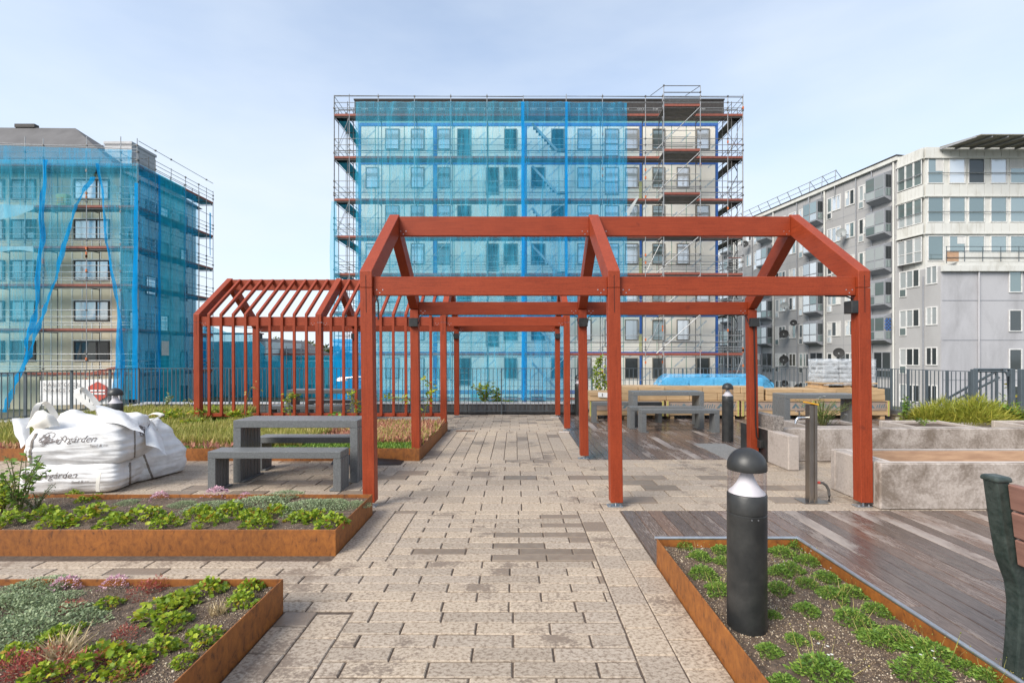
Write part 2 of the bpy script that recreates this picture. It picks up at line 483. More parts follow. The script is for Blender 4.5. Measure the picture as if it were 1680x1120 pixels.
M['pane_dark'] = glass_mat('dark glass', (0.10, 0.115, 0.12), 0.35, 0.06, (0.03, 0.035, 0.04))
M['pane_green'] = glass_mat('greenish glass', (0.38, 0.45, 0.45), 0.6, 0.06, (0.24, 0.30, 0.30))
M['scaf'] = simple('galvanised scaffold tube', (0.40, 0.41, 0.42), 0.45, metal=0.4, c2=(0.30, 0.30, 0.30))
M['scafdark'] = simple('weathered scaffold tube', (0.16, 0.15, 0.145), 0.5, metal=0.3, c2=(0.10, 0.095, 0.09))
M['orange'] = simple('orange coupler', (0.65, 0.16, 0.04), 0.5)
M['toe'] = simple('red brown toe board', (0.30, 0.085, 0.055), 0.7, c2=(0.22, 0.065, 0.045), rand=0.2)
M['plank'] = simple('grey scaffold deck', (0.24, 0.22, 0.20), 0.8, c2=(0.17, 0.155, 0.14), scale=3, rand=0.2)
M['planknet'] = simple('net wrapped scaffold deck', (0.04, 0.40, 0.56), 0.8, c2=(0.03, 0.32, 0.46), scale=1)
M['net'] = net_mat('light blue net', (0.09, 0.64, 0.94), (0.83, 0.965, 1.0), 0.31)
M['net2'] = net_mat('deep blue net', (0.05, 0.54, 0.94), (0.76, 0.935, 1.0), 0.32)
M['netteal'] = net_mat('teal blue net', (0.03, 0.62, 0.88), (0.66, 0.95, 1.0), 0.48)
M['netfold'] = net_mat('gathered blue net', (0.008, 0.38, 0.82), (0.5, 0.88, 1.0), 0.70)
M['tarp'] = simple('pale tarpaulin', (0.50, 0.53, 0.52), 0.6, c2=(0.40, 0.43, 0.42))
M['beige'] = simple('beige facade board', (0.70, 0.60, 0.44), 0.8, c2=(0.64, 0.545, 0.395), scale=0.8, rand=0.05)
M['batten'] = simple('white facade batten', (0.84, 0.83, 0.79), 0.7)
M['clap'] = simple('grey lap siding', (0.66, 0.68, 0.68), 0.7, c2=(0.56, 0.58, 0.59))
M['roof'] = simple('grey roofing felt', (0.135, 0.130, 0.130), 0.85, c2=(0.10, 0.096, 0.096), scale=0.8, stretch=(1, 1, 0.2))
M['zinc'] = simple('zinc sheet', (0.33, 0.33, 0.34), 0.5, metal=0.3)
M['greywall'] = stained_mat('grey concrete facade', (0.42, 0.415, 0.415), (0.37, 0.365, 0.365), (0.29, 0.285, 0.285), scale=0.35, bump=0.05, lo=0.45, hi=0.75, streak=True)
M['lavender'] = stained_mat('pale lavender render', (0.47, 0.465, 0.48), (0.425, 0.42, 0.435), (0.33, 0.325, 0.335), scale=0.5, bump=0.05, lo=0.44, hi=0.66, streak=True)
M['clad'] = stained_mat('weathered white cladding', (0.66, 0.655, 0.62), (0.60, 0.595, 0.555), (0.36, 0.34, 0.285), scale=1.0, bump=0.05, lo=0.50, hi=0.78, streak=True)
M['baygrey'] = simple('grey blue bay panel', (0.30, 0.31, 0.335), 0.5, c2=(0.26, 0.27, 0.29))
M['canopy'] = simple('mossy corrugated canopy', (0.27, 0.25, 0.21), 0.8, c2=(0.18, 0.17, 0.13), scale=2)
M['dish'] = simple('dark satellite dish', (0.028, 0.028, 0.028), 0.7)
M['dishpale'] = simple('pale satellite dish', (0.30, 0.32, 0.32), 0.5)
M['yellowboard'] = simple('pale yellow insulation board', (0.56, 0.56, 0.27), 0.8)
M['brick'] = simple('red roof tile', (0.35, 0.15, 0.10), 0.8, scale=3)
M['hiviz'] = simple('yellow high visibility cloth', (0.62, 0.66, 0.06), 0.6)
M['dirty_blue'] = simple('blue tarpaulin', (0.05, 0.22, 0.30), 0.5, c2=(0.10, 0.18, 0.20), scale=4)
M['print_blue'] = simple('dark blue print', (0.10, 0.16, 0.19), 0.7)
M['redprint'] = simple('red print', (0.55, 0.09, 0.06), 0.6)
M['curtain'] = simple('pale curtain', (0.74, 0.73, 0.70), 0.8, c2=(0.60, 0.59, 0.57), scale=3, stretch=(6, 6, 0.4), rand=0.15)

# ------------------------------------------------------------------ helpers: objects
BASE = {}
def base_of(o):
    return BASE.get(o.name, Vector((0, 0, 0))) if o else Vector((0, 0, 0))

def tag(o, label=None, cat=None, group=None, kind=None):
    if label: o['label'] = label
    if cat: o['category'] = cat
    if group: o['group'] = group
    if kind: o['kind'] = kind
    return o

def thing(name, label, cat, loc=(0, 0, 0), group=None):
    o = bpy.data.objects.new(name, None)
    o.empty_display_size = 0.1
    o.location = loc
    col.objects.link(o)
    BASE[o.name] = Vector(loc)
    return tag(o, label, cat, group)

def place(name, mesh, parent=None, loc=(0, 0, 0), rotz=0.0, scale=None):
    """an object of shared mesh data at a world location"""
    o = bpy.data.objects.new(name, mesh)
    col.objects.link(o)
    b = base_of(parent)
    o.location = Vector(loc) - b
    if rotz:
        o.rotation_euler = (0, 0, rotz)
    if scale:
        o.scale = scale
    if parent:
        o.parent = parent
    BASE[o.name] = Vector(loc)
    return o

def copy_tree(o, parent=None):
    c = o.copy()
    col.objects.link(c)
    BASE[c.name] = base_of(o).copy()
    if parent:
        c.parent = parent
    for ch in o.children:
        copy_tree(ch, c)
    return c

class MB:
    def __init__(s):
        s.v, s.f = [], []
    def hexa(s, p):
        b = len(s.v)
        s.v += [tuple(q) for q in p]
        s.f += [(b, b + 3, b + 2, b + 1), (b + 4, b + 5, b + 6, b + 7), (b, b + 1, b + 5, b + 4), (b + 1, b + 2, b + 6, b + 5), (b + 2, b + 3, b + 7, b + 6), (b + 3, b, b + 4, b + 7)]
        return s
    def box(s, x0, x1, y0, y1, z0, z1):
        return s.hexa([(x0, y0, z0), (x1, y0, z0), (x1, y1, z0), (x0, y1, z0), (x0, y0, z1), (x1, y0, z1), (x1, y1, z1), (x0, y1, z1)])
    def bar(s, p, q, w, h, up=(0, 0, 1)):
        p, q = Vector(p), Vector(q)
        d = (q - p).normalized()
        u = Vector(up)
        side = d.cross(u)
        if side.length < 1e-5:
            side = d.cross(Vector((1, 0, 0)))
        side.normalize()
        u = side.cross(d).normalized()
        a, b = side * (w / 2), u * (h / 2)
        return s.hexa([p - a - b, p + a - b, q + a - b, q - a - b, p - a + b, p + a + b, q + a + b, q - a + b])
    def tube(s, pts, r, n=6, cap=True):
        pts = [Vector(p) for p in pts]
        m = len(pts)
        rr = r if isinstance(r, (list, tuple)) else [r] * m
        b = len(s.v)
        ref = Vector((0, 0, 1))
        d0 = (pts[1] - pts[0]).normalized()
        if abs(d0.z) > 0.9:
            ref = Vector((0, 1, 0))
        for k in range(m):
            d = (pts[min(k + 1, m - 1)] - pts[max(k - 1, 0)])
            d = d.normalized() if d.length > 1e-9 else d0
            a = d.cross(ref)
            if a.length < 1e-4:
                a = d.cross(Vector((1, 0.3, 0)))
            a.normalize()
            c = a.cross(d).normalized()
            for j in range(n):
                t = 2 * math.pi * j / n
                s.v.append(tuple(pts[k] + (a * math.cos(t) + c * math.sin(t)) * rr[k]))
        for k in range(m - 1):
            for j in range(n):
                j2 = (j + 1) % n
                s.f.append((b + k * n + j, b + (k + 1) * n + j, b + (k + 1) * n + j2, b + k * n + j2))
        if cap:
            s.f.append(tuple(b + j for j in range(n)))
            s.f.append(tuple(b + (m - 1) * n + j for j in reversed(range(n))))
        return s
    def lathe(s, prof, c=(0, 0, 0), n=32):
        b = len(s.v)
        for (r, z) in prof:
            for j in range(n):
                t = 2 * math.pi * j / n
                s.v.append((c[0] + r * math.cos(t), c[1] + r * math.sin(t), c[2] + z))
        for k in range(len(prof) - 1):
            for j in range(n):
                j2 = (j + 1) % n
                s.f.append((b + k * n + j, b + k * n + j2, b + (k + 1) * n + j2, b + (k + 1) * n + j))
        s.f.append(tuple(b + j for j in reversed(range(n))))
        s.f.append(tuple(b + (len(prof) - 1) * n + j for j in range(n)))
        return s
    def prism(s, poly, ext):
        """closed polygon of 3D points pushed along ext"""
        e = Vector(ext)
        b = len(s.v)
        m = len(poly)
        s.v += [tuple(Vector(p)) for p in poly] + [tuple(Vector(p) + e) for p in poly]
        s.f.append(tuple(b + k for k in range(m)))
        s.f.append(tuple(b + m + k for k in reversed(range(m))))
        for k in range(m):
            k2 = (k + 1) % m
            s.f.append((b + k, b + m + k, b + m + k2, b + k2))
        return s
    def grid(s, rows):
        b = len(s.v)
        m = len(rows[0])
        for r in rows:
            s.v += [tuple(p) for p in r]
        for i in range(len(rows) - 1):
            for j in range(m - 1):
                s.f.append((b + i * m + j, b + i * m + j + 1, b + (i + 1) * m + j + 1, b + (i + 1) * m + j))
        return s
    def mesh(s, name, mat, smooth=False, bevel=0.0, off=(0, 0, 0), seg=1):
        me = bpy.data.meshes.new(name)
        o = Vector(off)
        me.from_pydata([tuple(Vector(p) - o) for p in s.v], [], s.f)
        if bevel or True:
            bm = bmesh.new()
            bm.from_mesh(me)
            bmesh.ops.recalc_face_normals(bm, faces=bm.faces)
            if bevel:
                bmesh.ops.bevel(bm, geom=list(bm.edges), offset=bevel, segments=seg, affect='EDGES', profile=0.5, clamp_overlap=True)
            bm.to_mesh(me)
            bm.free()
        if mat:
            me.materials.append(M[mat] if isinstance(mat, str) else mat)
        if smooth:
            me.polygons.foreach_set('use_smooth', [True] * len(me.polygons))
            if smooth != 'all':
                me.set_sharp_from_angle(angle=R(40))
        return me
    def build(s, name, mat, parent=None, smooth=False, bevel=0.0, kind=None, seg=1):
        b = base_of(parent)
        me = s.mesh(name, mat, smooth, bevel, b, seg)
        o = bpy.data.objects.new(name, me)
        col.objects.link(o)
        if parent:
            o.parent = parent
        BASE[o.name] = b.copy()
        if kind:
            o['kind'] = kind
        return o

def box(name, mat, parent, x0, x1, y0, y1, z0, z1, bevel=0.0, kind=None):
    return MB().box(x0, x1, y0, y1, z0, z1).build(name, mat, parent, bevel=bevel, kind=kind)

# ---- leaf-sized faces in bulk (numpy)
OVAL = (np.array([[0, 0, 0], [.45, .28, .05], [1, 0, -.04], [.45, -.28, .05], [.5, 0, 0]], float), np.array([[0, 4, 1], [1, 4, 2], [2, 4, 3], [3, 4, 0]]))
LOBE = (np.array([[0, 0, 0], [.18, .42, .03], [.42, .30, .07], [.62, .52, .02], [.74, .2, .06], [1.0, 0, -.06], [.74, -.2, .06], [.62, -.52, .02], [.42, -.30, .07], [.18, -.42, .03], [.45, 0, .0]], float),
        np.array([[0, 10, 1], [1, 10, 2], [2, 10, 3], [3, 10, 4], [4, 10, 5], [5, 10, 6], [6, 10, 7], [7, 10, 8], [8, 10, 9], [9, 10, 0]]))
BLADE = (np.array([[0, .035, 0], [0, -.035, 0], [.5, .028, .03], [.5, -.028, .03], [1, 0, -.03]], float), np.array([[0, 1, 3], [0, 3, 2], [2, 3, 4]]))
STAR = (np.array([[0, 0, 0], [.5, .14, .06], [1, 0, 0], [.5, -.14, .06], [.35, .5, 0], [.22, .3, .05], [.35, -.5, 0], [.22, -.3, .05]], float), np.array([[0, 3, 2], [0, 2, 1], [0, 5, 4], [0, 7, 6]]))
PEB = (np.array([[1, 0, 0], [0, .8, 0], [-1, 0, 0], [0, -.8, 0], [0, 0, .6], [0, 0, -.6]], float), np.array([[0, 1, 4], [1, 2, 4], [2, 3, 4], [3, 0, 4], [1, 0, 5], [2, 1, 5], [3, 2, 5], [0, 3, 5]]))

def frames(D, up=None, roll=0.5):
    """rotation matrices whose x axis is D"""
    D = D / (np.linalg.norm(D, axis=1, keepdims=True) + 1e-9)
    n = len(D)
    U = np.tile(np.array([0, 0, 1.0]), (n, 1)) + RNG.normal(0, roll, (n, 3))
    Y = np.cross(U, D)
    Y /= (np.linalg.norm(Y, axis=1, keepdims=True) + 1e-9)
    Z = np.cross(D, Y)
    return np.stack([D, Y, Z], axis=2)

def scatter_mesh(name, mat, sets):
    """sets: list of (template, centres, rotations, sizes) -> one mesh"""
    V, T, base = [], [], 0
    for (tv, tf), C, Rm, S in sets:
        n = len(C)
        if n == 0:
            continue
        S = np.asarray(S, float)
        if S.ndim == 1:
            S = S[:, None]
        S = np.broadcast_to(S, (n, S.shape[1])) if S.shape[1] == 3 else np.repeat(S, 3, axis=1)
        loc = tv[None, :, :] * S[:, None, :]
        W = np.einsum('nij,nkj->nki', Rm, loc) + C[:, None, :]
        k = len(tv)
        V.append(W.reshape(-1, 3))
        T.append((tf[None] + (np.arange(n) * k)[:, None, None] + base).reshape(-1, 3))
        base += n * k
    V = np.concatenate(V)
    T = np.concatenate(T).astype(np.int32)
    me = bpy.data.meshes.new(name)
    me.vertices.add(len(V))
    me.vertices.foreach_set('co', V.astype(np.float32).ravel())
    me.loops.add(T.size)
    me.loops.foreach_set('vertex_index', T.ravel())
    me.polygons.add(len(T))
    me.polygons.foreach_set('loop_start', np.arange(0, T.size, 3, dtype=np.int32))
    me.update(calc_edges=True)
    me.materials.append(M[mat])
    return me

def unit(n):
    v = RNG.normal(0, 1, (n, 3))
    return v / np.linalg.norm(v, axis=1, keepdims=True)

ORD = ['first', 'second', 'third', 'fourth', 'fifth', 'sixth', 'seventh', 'eighth', 'ninth', 'tenth', 'eleventh', 'twelfth', 'thirteenth', 'fourteenth', 'fifteenth']

def text_mesh(txt, size, shear=0.0, extrude=0.0):
    c = bpy.data.curves.new('lettering', 'FONT')
    c.body = txt
    c.size = size
    c.shear = shear
    c.extrude = extrude
    c.resolution_u = 2
    o = bpy.data.objects.new('lettering', c)
    col.objects.link(o)
    dg = bpy.context.evaluated_depsgraph_get()
    me = bpy.data.meshes.new_from_object(o.evaluated_get(dg))
    bpy.data.objects.remove(o)
    bpy.data.curves.remove(c)
    return me
# ================================================================== THE SETTING: ground, terrace, paving, decks
GZ = -2.3
def struct(o):
    o['kind'] = 'structure'
    return o

mb = MB(); mb.grid([[(x, y, GZ) for x in (-1500, -60, 60, 1500)] for y in (-600, -20, 120, 2500)])
struct(mb.build('ground', 'ground'))
mb = MB(); mb.grid([[(x, y, GZ + 0.012) for x in (-27, 34)] for y in (20, 32)])
struct(mb.build('road', 'asphalt'))
struct(box('terrace', 'slab', None, -9.75, 10.6, -3.0, 12.9, GZ - 0.2, -0.06))
sand = struct(box('sand_bed', 'sand', None, -9.7, 10.5, -2.9, 12.6, -0.058, -0.012))

# ---- paving
pave = struct(box('pavement', 'sand', None, -1.36, 1.01, 1.2, 4.75, -0.0119, -0.0085))

def stone_verts(lx, ly, ch=0.005, th=0.045):
    v = []
    for (a, z) in ((0, -th), (0, -ch), (ch, 0)):
        hx, hy = lx / 2 - a, ly / 2 - a
        v += [(-hx, -hy, z), (hx, -hy, z), (hx, hy, z), (-hx, hy, z)]
    f = [(8, 9, 10, 11)]
    for k in range(2):
        for j in range(4):
            j2 = (j + 1) % 4
            f.append((4 * k + j, 4 * k + j2, 4 * k + 4 + j2, 4 * k + 4 + j))
    return v, f

stones = []      # (cx, cy, lx, ly)
def course(x0, x1, y, dy, length, shift, j=0.009):
    x = x0 - ((shift * length) % length)
    while x < x1 - 0.001:
        a, b = max(x, x0), min(x + length, x1)
        if b - a > 0.035:
            stones.append(((a + b) / 2, y + dy / 2, b - a - j, dy - j - .002))
        x += length

def courses(x0, x1, y0, y1, pitch, length, ph=0.0, steps=(0.0, 0.5), phx=0.0):
    y, k = y0, 0
    while y < y1 - 0.01:
        dy = min(pitch, y1 - y)
        if dy > 0.03:
            course(x0, x1, y, dy, length, steps[k % len(steps)] + ph)
        y += pitch
        k += 1

def column(x0, x1, y0, y1, pitch, ph):
    y = y0 - (ph * pitch) % pitch
    while y < y1 - 0.005:
        a, b = max(y, y0), min(y + pitch, y1)
        if b - a > 0.03:
            stones.append(((x0 + x1) / 2, (a + b) / 2, x1 - x0 - 0.008, b - a - 0.011))
        y += pitch

courses(-0.956, 0.600, 1.456, 2.872, 0.118, 0.41, 0.2)
courses(-9.5, 0.600, 2.872, 3.580, 0.118, 0.40, 0.35)
courses(-0.956, 0.600, 3.580, 4.750, 0.117, 0.41, 0.1)
for (x0, x1, y0, y1, ph) in ((-1.362, -1.160, 1.55, 2.872, .3), (-1.160, -.956, 1.55, 2.872, .75), (-1.362, -1.160, 3.58, 4.75, .2), (-1.160, -.956, 3.58, 4.75, .65), (.600, .808, 1.55, 4.75, .35), (.808, 1.012, 1.55, 4.75, .8)):
    column(x0, x1, y0, y1, 0.247, ph)
courses(-9.5, 4.6, 4.750, 7.080, 0.235, 0.40, 0.1)
courses(3.58, 9.0, 5.69, 6.6, 0.235, 0.40, 0.1)
k = 0
x = -0.950
while x < 0.595:
    column(x, min(x + 0.195, 0.6), 7.08, 9.72, 0.40, 0.0 if k % 2 else 0.5)
    x += 0.195
    k += 1
for (x0, x1, ph) in ((-1.375, -1.160, .3), (-1.160, -.95, .8), (.600, .820, .2), (.820, 1.045, .6)):
    column(x0, x1, 7.08, 9.72, 0.40, ph)
courses(-9.6, 1.045, 9.72, 12.55, 0.235, 0.40, 0.3)
# stones hidden under the beds and walls or far outside the frame are left out
def shows(s):
    x, y = s[0], s[1]
    px, py = VX + F * x / y, HZ + F * EYE / y
    if px < -60 or px > 1740 or py > 1150:
        return False
    if x < -1.36 and y > 3.6 and y < 4.66: return False
    if x < -1.40 and 6.98 < y < 9.95: return False
    if x > 3.6 and not (5.6 < y < 6.95): return False
    return True
def covered(s):
    x, y = s[0], s[1]
    return (x < -1.36 and 3.6 < y < 4.66) or (x < -1.40 and 6.98 < y < 9.95)
stones = [s for s in stones if not covered(s)]
stones.sort(key=lambda s: s[0] ** 2 * 0.5 + s[1] ** 2 + (0 if shows(s) else 1000))
cache = {}
for s in stones[:298]:
    # rain soaked stones: the dip in the middle of the path, the lee of the tables, the strip before the troughs
    x, y = s[0], s[1]
    pr = .72 if (-.05 < x < .56 and 3.56 < y < 3.92) else (.42 if (x < -1.5 and y > 4.7) else (.22 if (x > 1.1 and y > 4.9) else (.30 if (x < -1.1 and y < 3.0) else .02)))
    wet = random.random() < pr
    key = (round(s[2], 2), round(s[3], 2), wet)
    if key not in cache:
        v, f = stone_verts(key[0], key[1])
        me = bpy.data.meshes.new('paver')
        me.from_pydata(v, [], f)
        me.materials.append(M['paver_wet' if wet else 'paver'])
        cache[key] = me
    place('paver', cache[key], pave, (s[0] + random.uniform(-.001, .001), s[1], random.uniform(-0.0025, 0.0015)), random.uniform(-.004, .004))
V, Fc = [], []
for s in stones[298:]:
    v, f = stone_verts(s[2], s[3])
    dz = random.uniform(-0.003, 0.0015)
    b = len(V)
    V += [(p[0] + s[0], p[1] + s[1], p[2] + dz) for p in v]
    Fc += [tuple(b + i for i in q) for q in f]
me = bpy.data.meshes.new('pavers')
me.from_pydata(V, [], Fc)
me.materials.append(M['paver_far'])
o = bpy.data.objects.new('pavers', me)
col.objects.link(o)
o.parent = pave
o['kind'] = 'stuff'

# ---- timber decks
def deck(name, x0, x1, cuts, pitch=0.131):
    base = struct(box(name, 'sand', None, x0, x1, cuts(x0 + 3)[0], cuts(x0 + 3)[1], -0.0115, -0.008))
    x = x0
    while x < x1 - 0.02:
        y0, y1 = cuts(x + pitch / 2)
        ys = [y0, y1]
        # most boards are in one length, some have a butt joint
        if y1 - y0 > 2.5 and random.random() < 0.45:
            ys = [y0, y0 + (y1 - y0) * random.uniform(0.35, 0.65), y1]
        for a, b in zip(ys[:-1], ys[1:]):
            dz = random.uniform(-.0015, .0015)
            m = MB().box(x + .003, min(x + pitch, x1) - .003, a + .0015, b - .0015, -0.03, 0.001 + dz)
            m.build('deck_board', 'deck', base, bevel=0.004)
        x += pitch
    return base
deck('deck', 1.02, 6.8, lambda x: (3.535, 4.74) if x < 2.06 else (0.6, 4.74))
deck('deck', 1.05, 9.0, lambda x: (7.09, 12.5))
struct(box('gravel', 'gravel', None, 3.05, 3.58, 7.02, 8.35, 0.0, 0.006))
box('threshold_stone', 'rim', struct(box('deck_edge', 'rim', None, 0.86, 1.06, 9.62, 9.72, -0.03, 0.004)), 0.86, 1.06, 11.9, 12.05, -0.03, 0.004)
# drain channel in the path
dr = struct(box('drain', 'rubber', None, -1.2, -0.82, 9.74, 9.82, -0.02, 0.0035))
for i in range(9):
    box('drain_slot', 'corten', dr, -1.19 + i * .041, -1.165 + i * .041, 9.745, 9.815, 0.0035, 0.0055)

# ================================================================== rusty steel planting beds
def soil_mesh(x0, x1, y0, y1, z, amp, nx, ny, seed):
    rows = []
    for j in range(ny + 1):
        r = []
        for i in range(nx + 1):
            x, y = x0 + (x1 - x0) * i / nx, y0 + (y1 - y0) * j / ny
            h = noise.noise((x * 2.2 + seed, y * 2.2, seed)) * amp + noise.noise((x * 9, y * 9, seed)) * amp * .35
            r.append((x, y, z + h))
        rows.append(r)
    return MB().grid(rows)

def bed(name, label, x0, x1, y0, y1, h, z, sides, galv=False, soil_n=(60, 30), pebbles=6000, seed=1, pbox=None):
    t = thing(name, label, 'planting bed', (x1 if x0 < 0 else x0, y0, 0))
    th = 0.008
    if 'f' in sides: box('steel_edge', 'corten', t, x0, x1, y0, y0 + th, -0.02, h, bevel=.0015)
    if 'b' in sides: box('steel_edge', 'corten', t, x0, x1, y1 - th, y1, -0.02, h, bevel=.0015)
    if 'r' in sides: box('steel_edge', 'corten', t, x1 - th, x1, y0 + th, y1 - th, -0.02, h, bevel=.0015)
    if 'l' in sides: box('steel_edge', 'corten', t, x0, x0 + th, y0 + th, y1 - th, -0.02, h, bevel=.0015)
    s = soil_mesh(x0 + th, x1 - th, y0 + th, y1 - th, z, 0.02, soil_n[0], soil_n[1], seed).build('soil', 'soil', t, smooth='all')
    if pebbles:
        px0, px1, py0, py1 = pbox or (x0 + .02, x1 - .02, y0 + .02, y1 - .02)
        n = pebbles
        C = np.zeros((n, 3))
        C[:, 0] = RNG.uniform(px0, px1, n); C[:, 1] = RNG.uniform(py0, py1, n)
        keep = np.array([noise.noise((c[0] * 1.7 + seed * 3, c[1] * 1.7, 4.0)) > RNG.uniform(-.75, .40) for c in C])
        C = C[keep]
        for c in C:
            c[2] = z + noise.noise((c[0] * 2.2 + seed, c[1] * 2.2, seed)) * .02 + noise.noise((c[0] * 9, c[1] * 9, seed)) * .007 + .001
        S = RNG.uniform(.0022, .0062, len(C)) * np.where(RNG.uniform(0, 1, len(C)) < .04, 1.7, 1.0)
        me = scatter_mesh('gravel_mulch', 'pebble', [(PEB, C - np.array(base_of(t)), frames(unit(len(C))), S)])
        o = place('gravel_mulch', me, t, base_of(t))
        o['kind'] = 'stuff'
    return t

def soil_z(x, y, z, seed):
    return z + noise.noise((x * 2.2 + seed, y * 2.2, seed)) * .02 + noise.noise((x * 9, y * 9, seed)) * .007

BED_A = dict(z=0.15, seed=1.0)
BED_C = dict(z=0.15, seed=2.0)
BED_D = dict(z=0.125, seed=3.0)
BED_B = dict(z=0.14, seed=4.0)
bed('planting_bed', 'rusty steel planting bed nearest the camera at bottom left', -3.6, -1.368, 1.2, 2.872, .19, .15, 'br', seed=1.0, pebbles=26000, soil_n=(90, 60), pbox=(-3.5, -1.38, 1.7, 2.86))
bed('planting_bed', 'rusty steel planting bed in front of the white sacks', -5.4, -1.362, 3.69, 4.64, .187, .15, 'fbr', seed=2.0, pebbles=16000, soil_n=(120, 30))
bed('planting_bed', 'overgrown rusty steel planting bed round the slatted pergola', -9.5, -1.38, 6.985, 9.9, .18, .14, 'fr', seed=4.0, pebbles=0, soil_n=(60, 20))
tD = bed('planting_bed', 'rusty steel planting bed with galvanised rim round the nearest bollard', 1.016, 2.032, 0.7, 3.515, .184, .125, 'lrb', seed=3.0, pebbles=26000, soil_n=(50, 100), pbox=(1.03, 2.02, 1.6, 3.50))
m = MB().tube([(1.0, 3.515, .190), (2.032, 3.515, .190), ], .012, 10)
m.build('galvanised_rim', 'galv', tD, smooth=True)
MB().tube([(2.032, 3.527, .190), (2.032, 0.7, .190)], .012, 10).build('galvanised_rim', 'galv', tD, smooth=True)

# ================================================================== parapet and railings
par = thing('parapet', 'low grey clad parapet with pale coping under the back railing', 'parapet', (0, 12.7, 0))
x = -9.75
while x < 9.25:
    box('cladding_panel', 'parapet', par, x + .004, x + .246, 12.655, 12.69, .02, .255)
    x += .25
box('parapet_core', 'parapet', par, -9.75, 9.25, 12.691, 12.88, -.05, .255)
box('coping', 'coping', par, -9.8, 9.3, 12.63, 12.93, .256, .285)

def railing(name, label, a, b, z0, z1, n, post_every, posts_h=None, bar_r=.0065, rails=None):
    a, b = Vector(a), Vector(b)
    t = thing(name, label, 'railing', a)
    d = (b - a)
    along_x = abs(d.x) > abs(d.y)
    me = MB().box(-.0065, .0065, -.0065, .0065, 0, z1 - z0 - .02).mesh('bar', 'rail')
    mp = MB().box(-.028 if not along_x else -.012, .028 if not along_x else .012, -.012 if not along_x else -.028, .012 if not along_x else .028, 0, z1 - z0 + .12).mesh('railing_post', 'rail')
    for k in range(n + 1):
        p = a + d * (k / n)
        if post_every and k % post_every == 0:
            place('railing_post', mp, t, (p.x, p.y, z0 - .12))
        else:
            place('bar', me, t, (p.x, p.y, z0 + .01))
    for z in rails or (z0 + .02, z1):
        if along_x:
            box('top_rail' if z == z1 else 'bottom_rail', 'rail', t, min(a.x, b.x), max(a.x, b.x), a.y - .02, a.y + .02, z - .008, z + .006)
        else:
            box('top_rail' if z == z1 else 'bottom_rail', 'rail', t, a.x - .02, a.x + .02, min(a.y, b.y), max(a.y, b.y), z - .008, z + .006)
    return t
railing('railing', 'long grey bar railing along the back edge of the terrace', (-9.72, 12.58, 0), (9.2, 12.58, 0), .07, 1.185, 178, 22)
wl_ = thing('kerb_wall', 'low grey kerb wall under the left railing', 'wall', (-9.65, 8, 0))
box('wall_core', 'parapet', wl_, -9.76, -9.56, 5.5, 12.6, -.06, .235)
box('coping', 'coping', wl_, -9.8, -9.52, 5.5, 12.62, .236, .265)
railing('railing', 'grey bar railing along the left edge of the terrace', (-9.66, 5.6, 0), (-9.66, 12.5, 0), .30, 1.185, 62, 9)
railing('railing', 'grey bar railing along the right edge, meeting the gate', (9.2, 12.45, 0), (9.08, 9.75, 0), .12, 1.19, 25, 5)
rk = thing('kerb_wall', 'dark ribbed kerb under the right railing beside the golden shrub', 'wall', (9.2, 9.8, 0))
y = 9.7
while y < 12.5:
    box('cladding_panel', 'parapet', rk, 9.12, 9.15, y + .003, y + .117, -.04, .20)
    y += .12
box('wall_core', 'parapet', rk, 9.151, 9.3, 9.7, 12.6, -.06, .20)
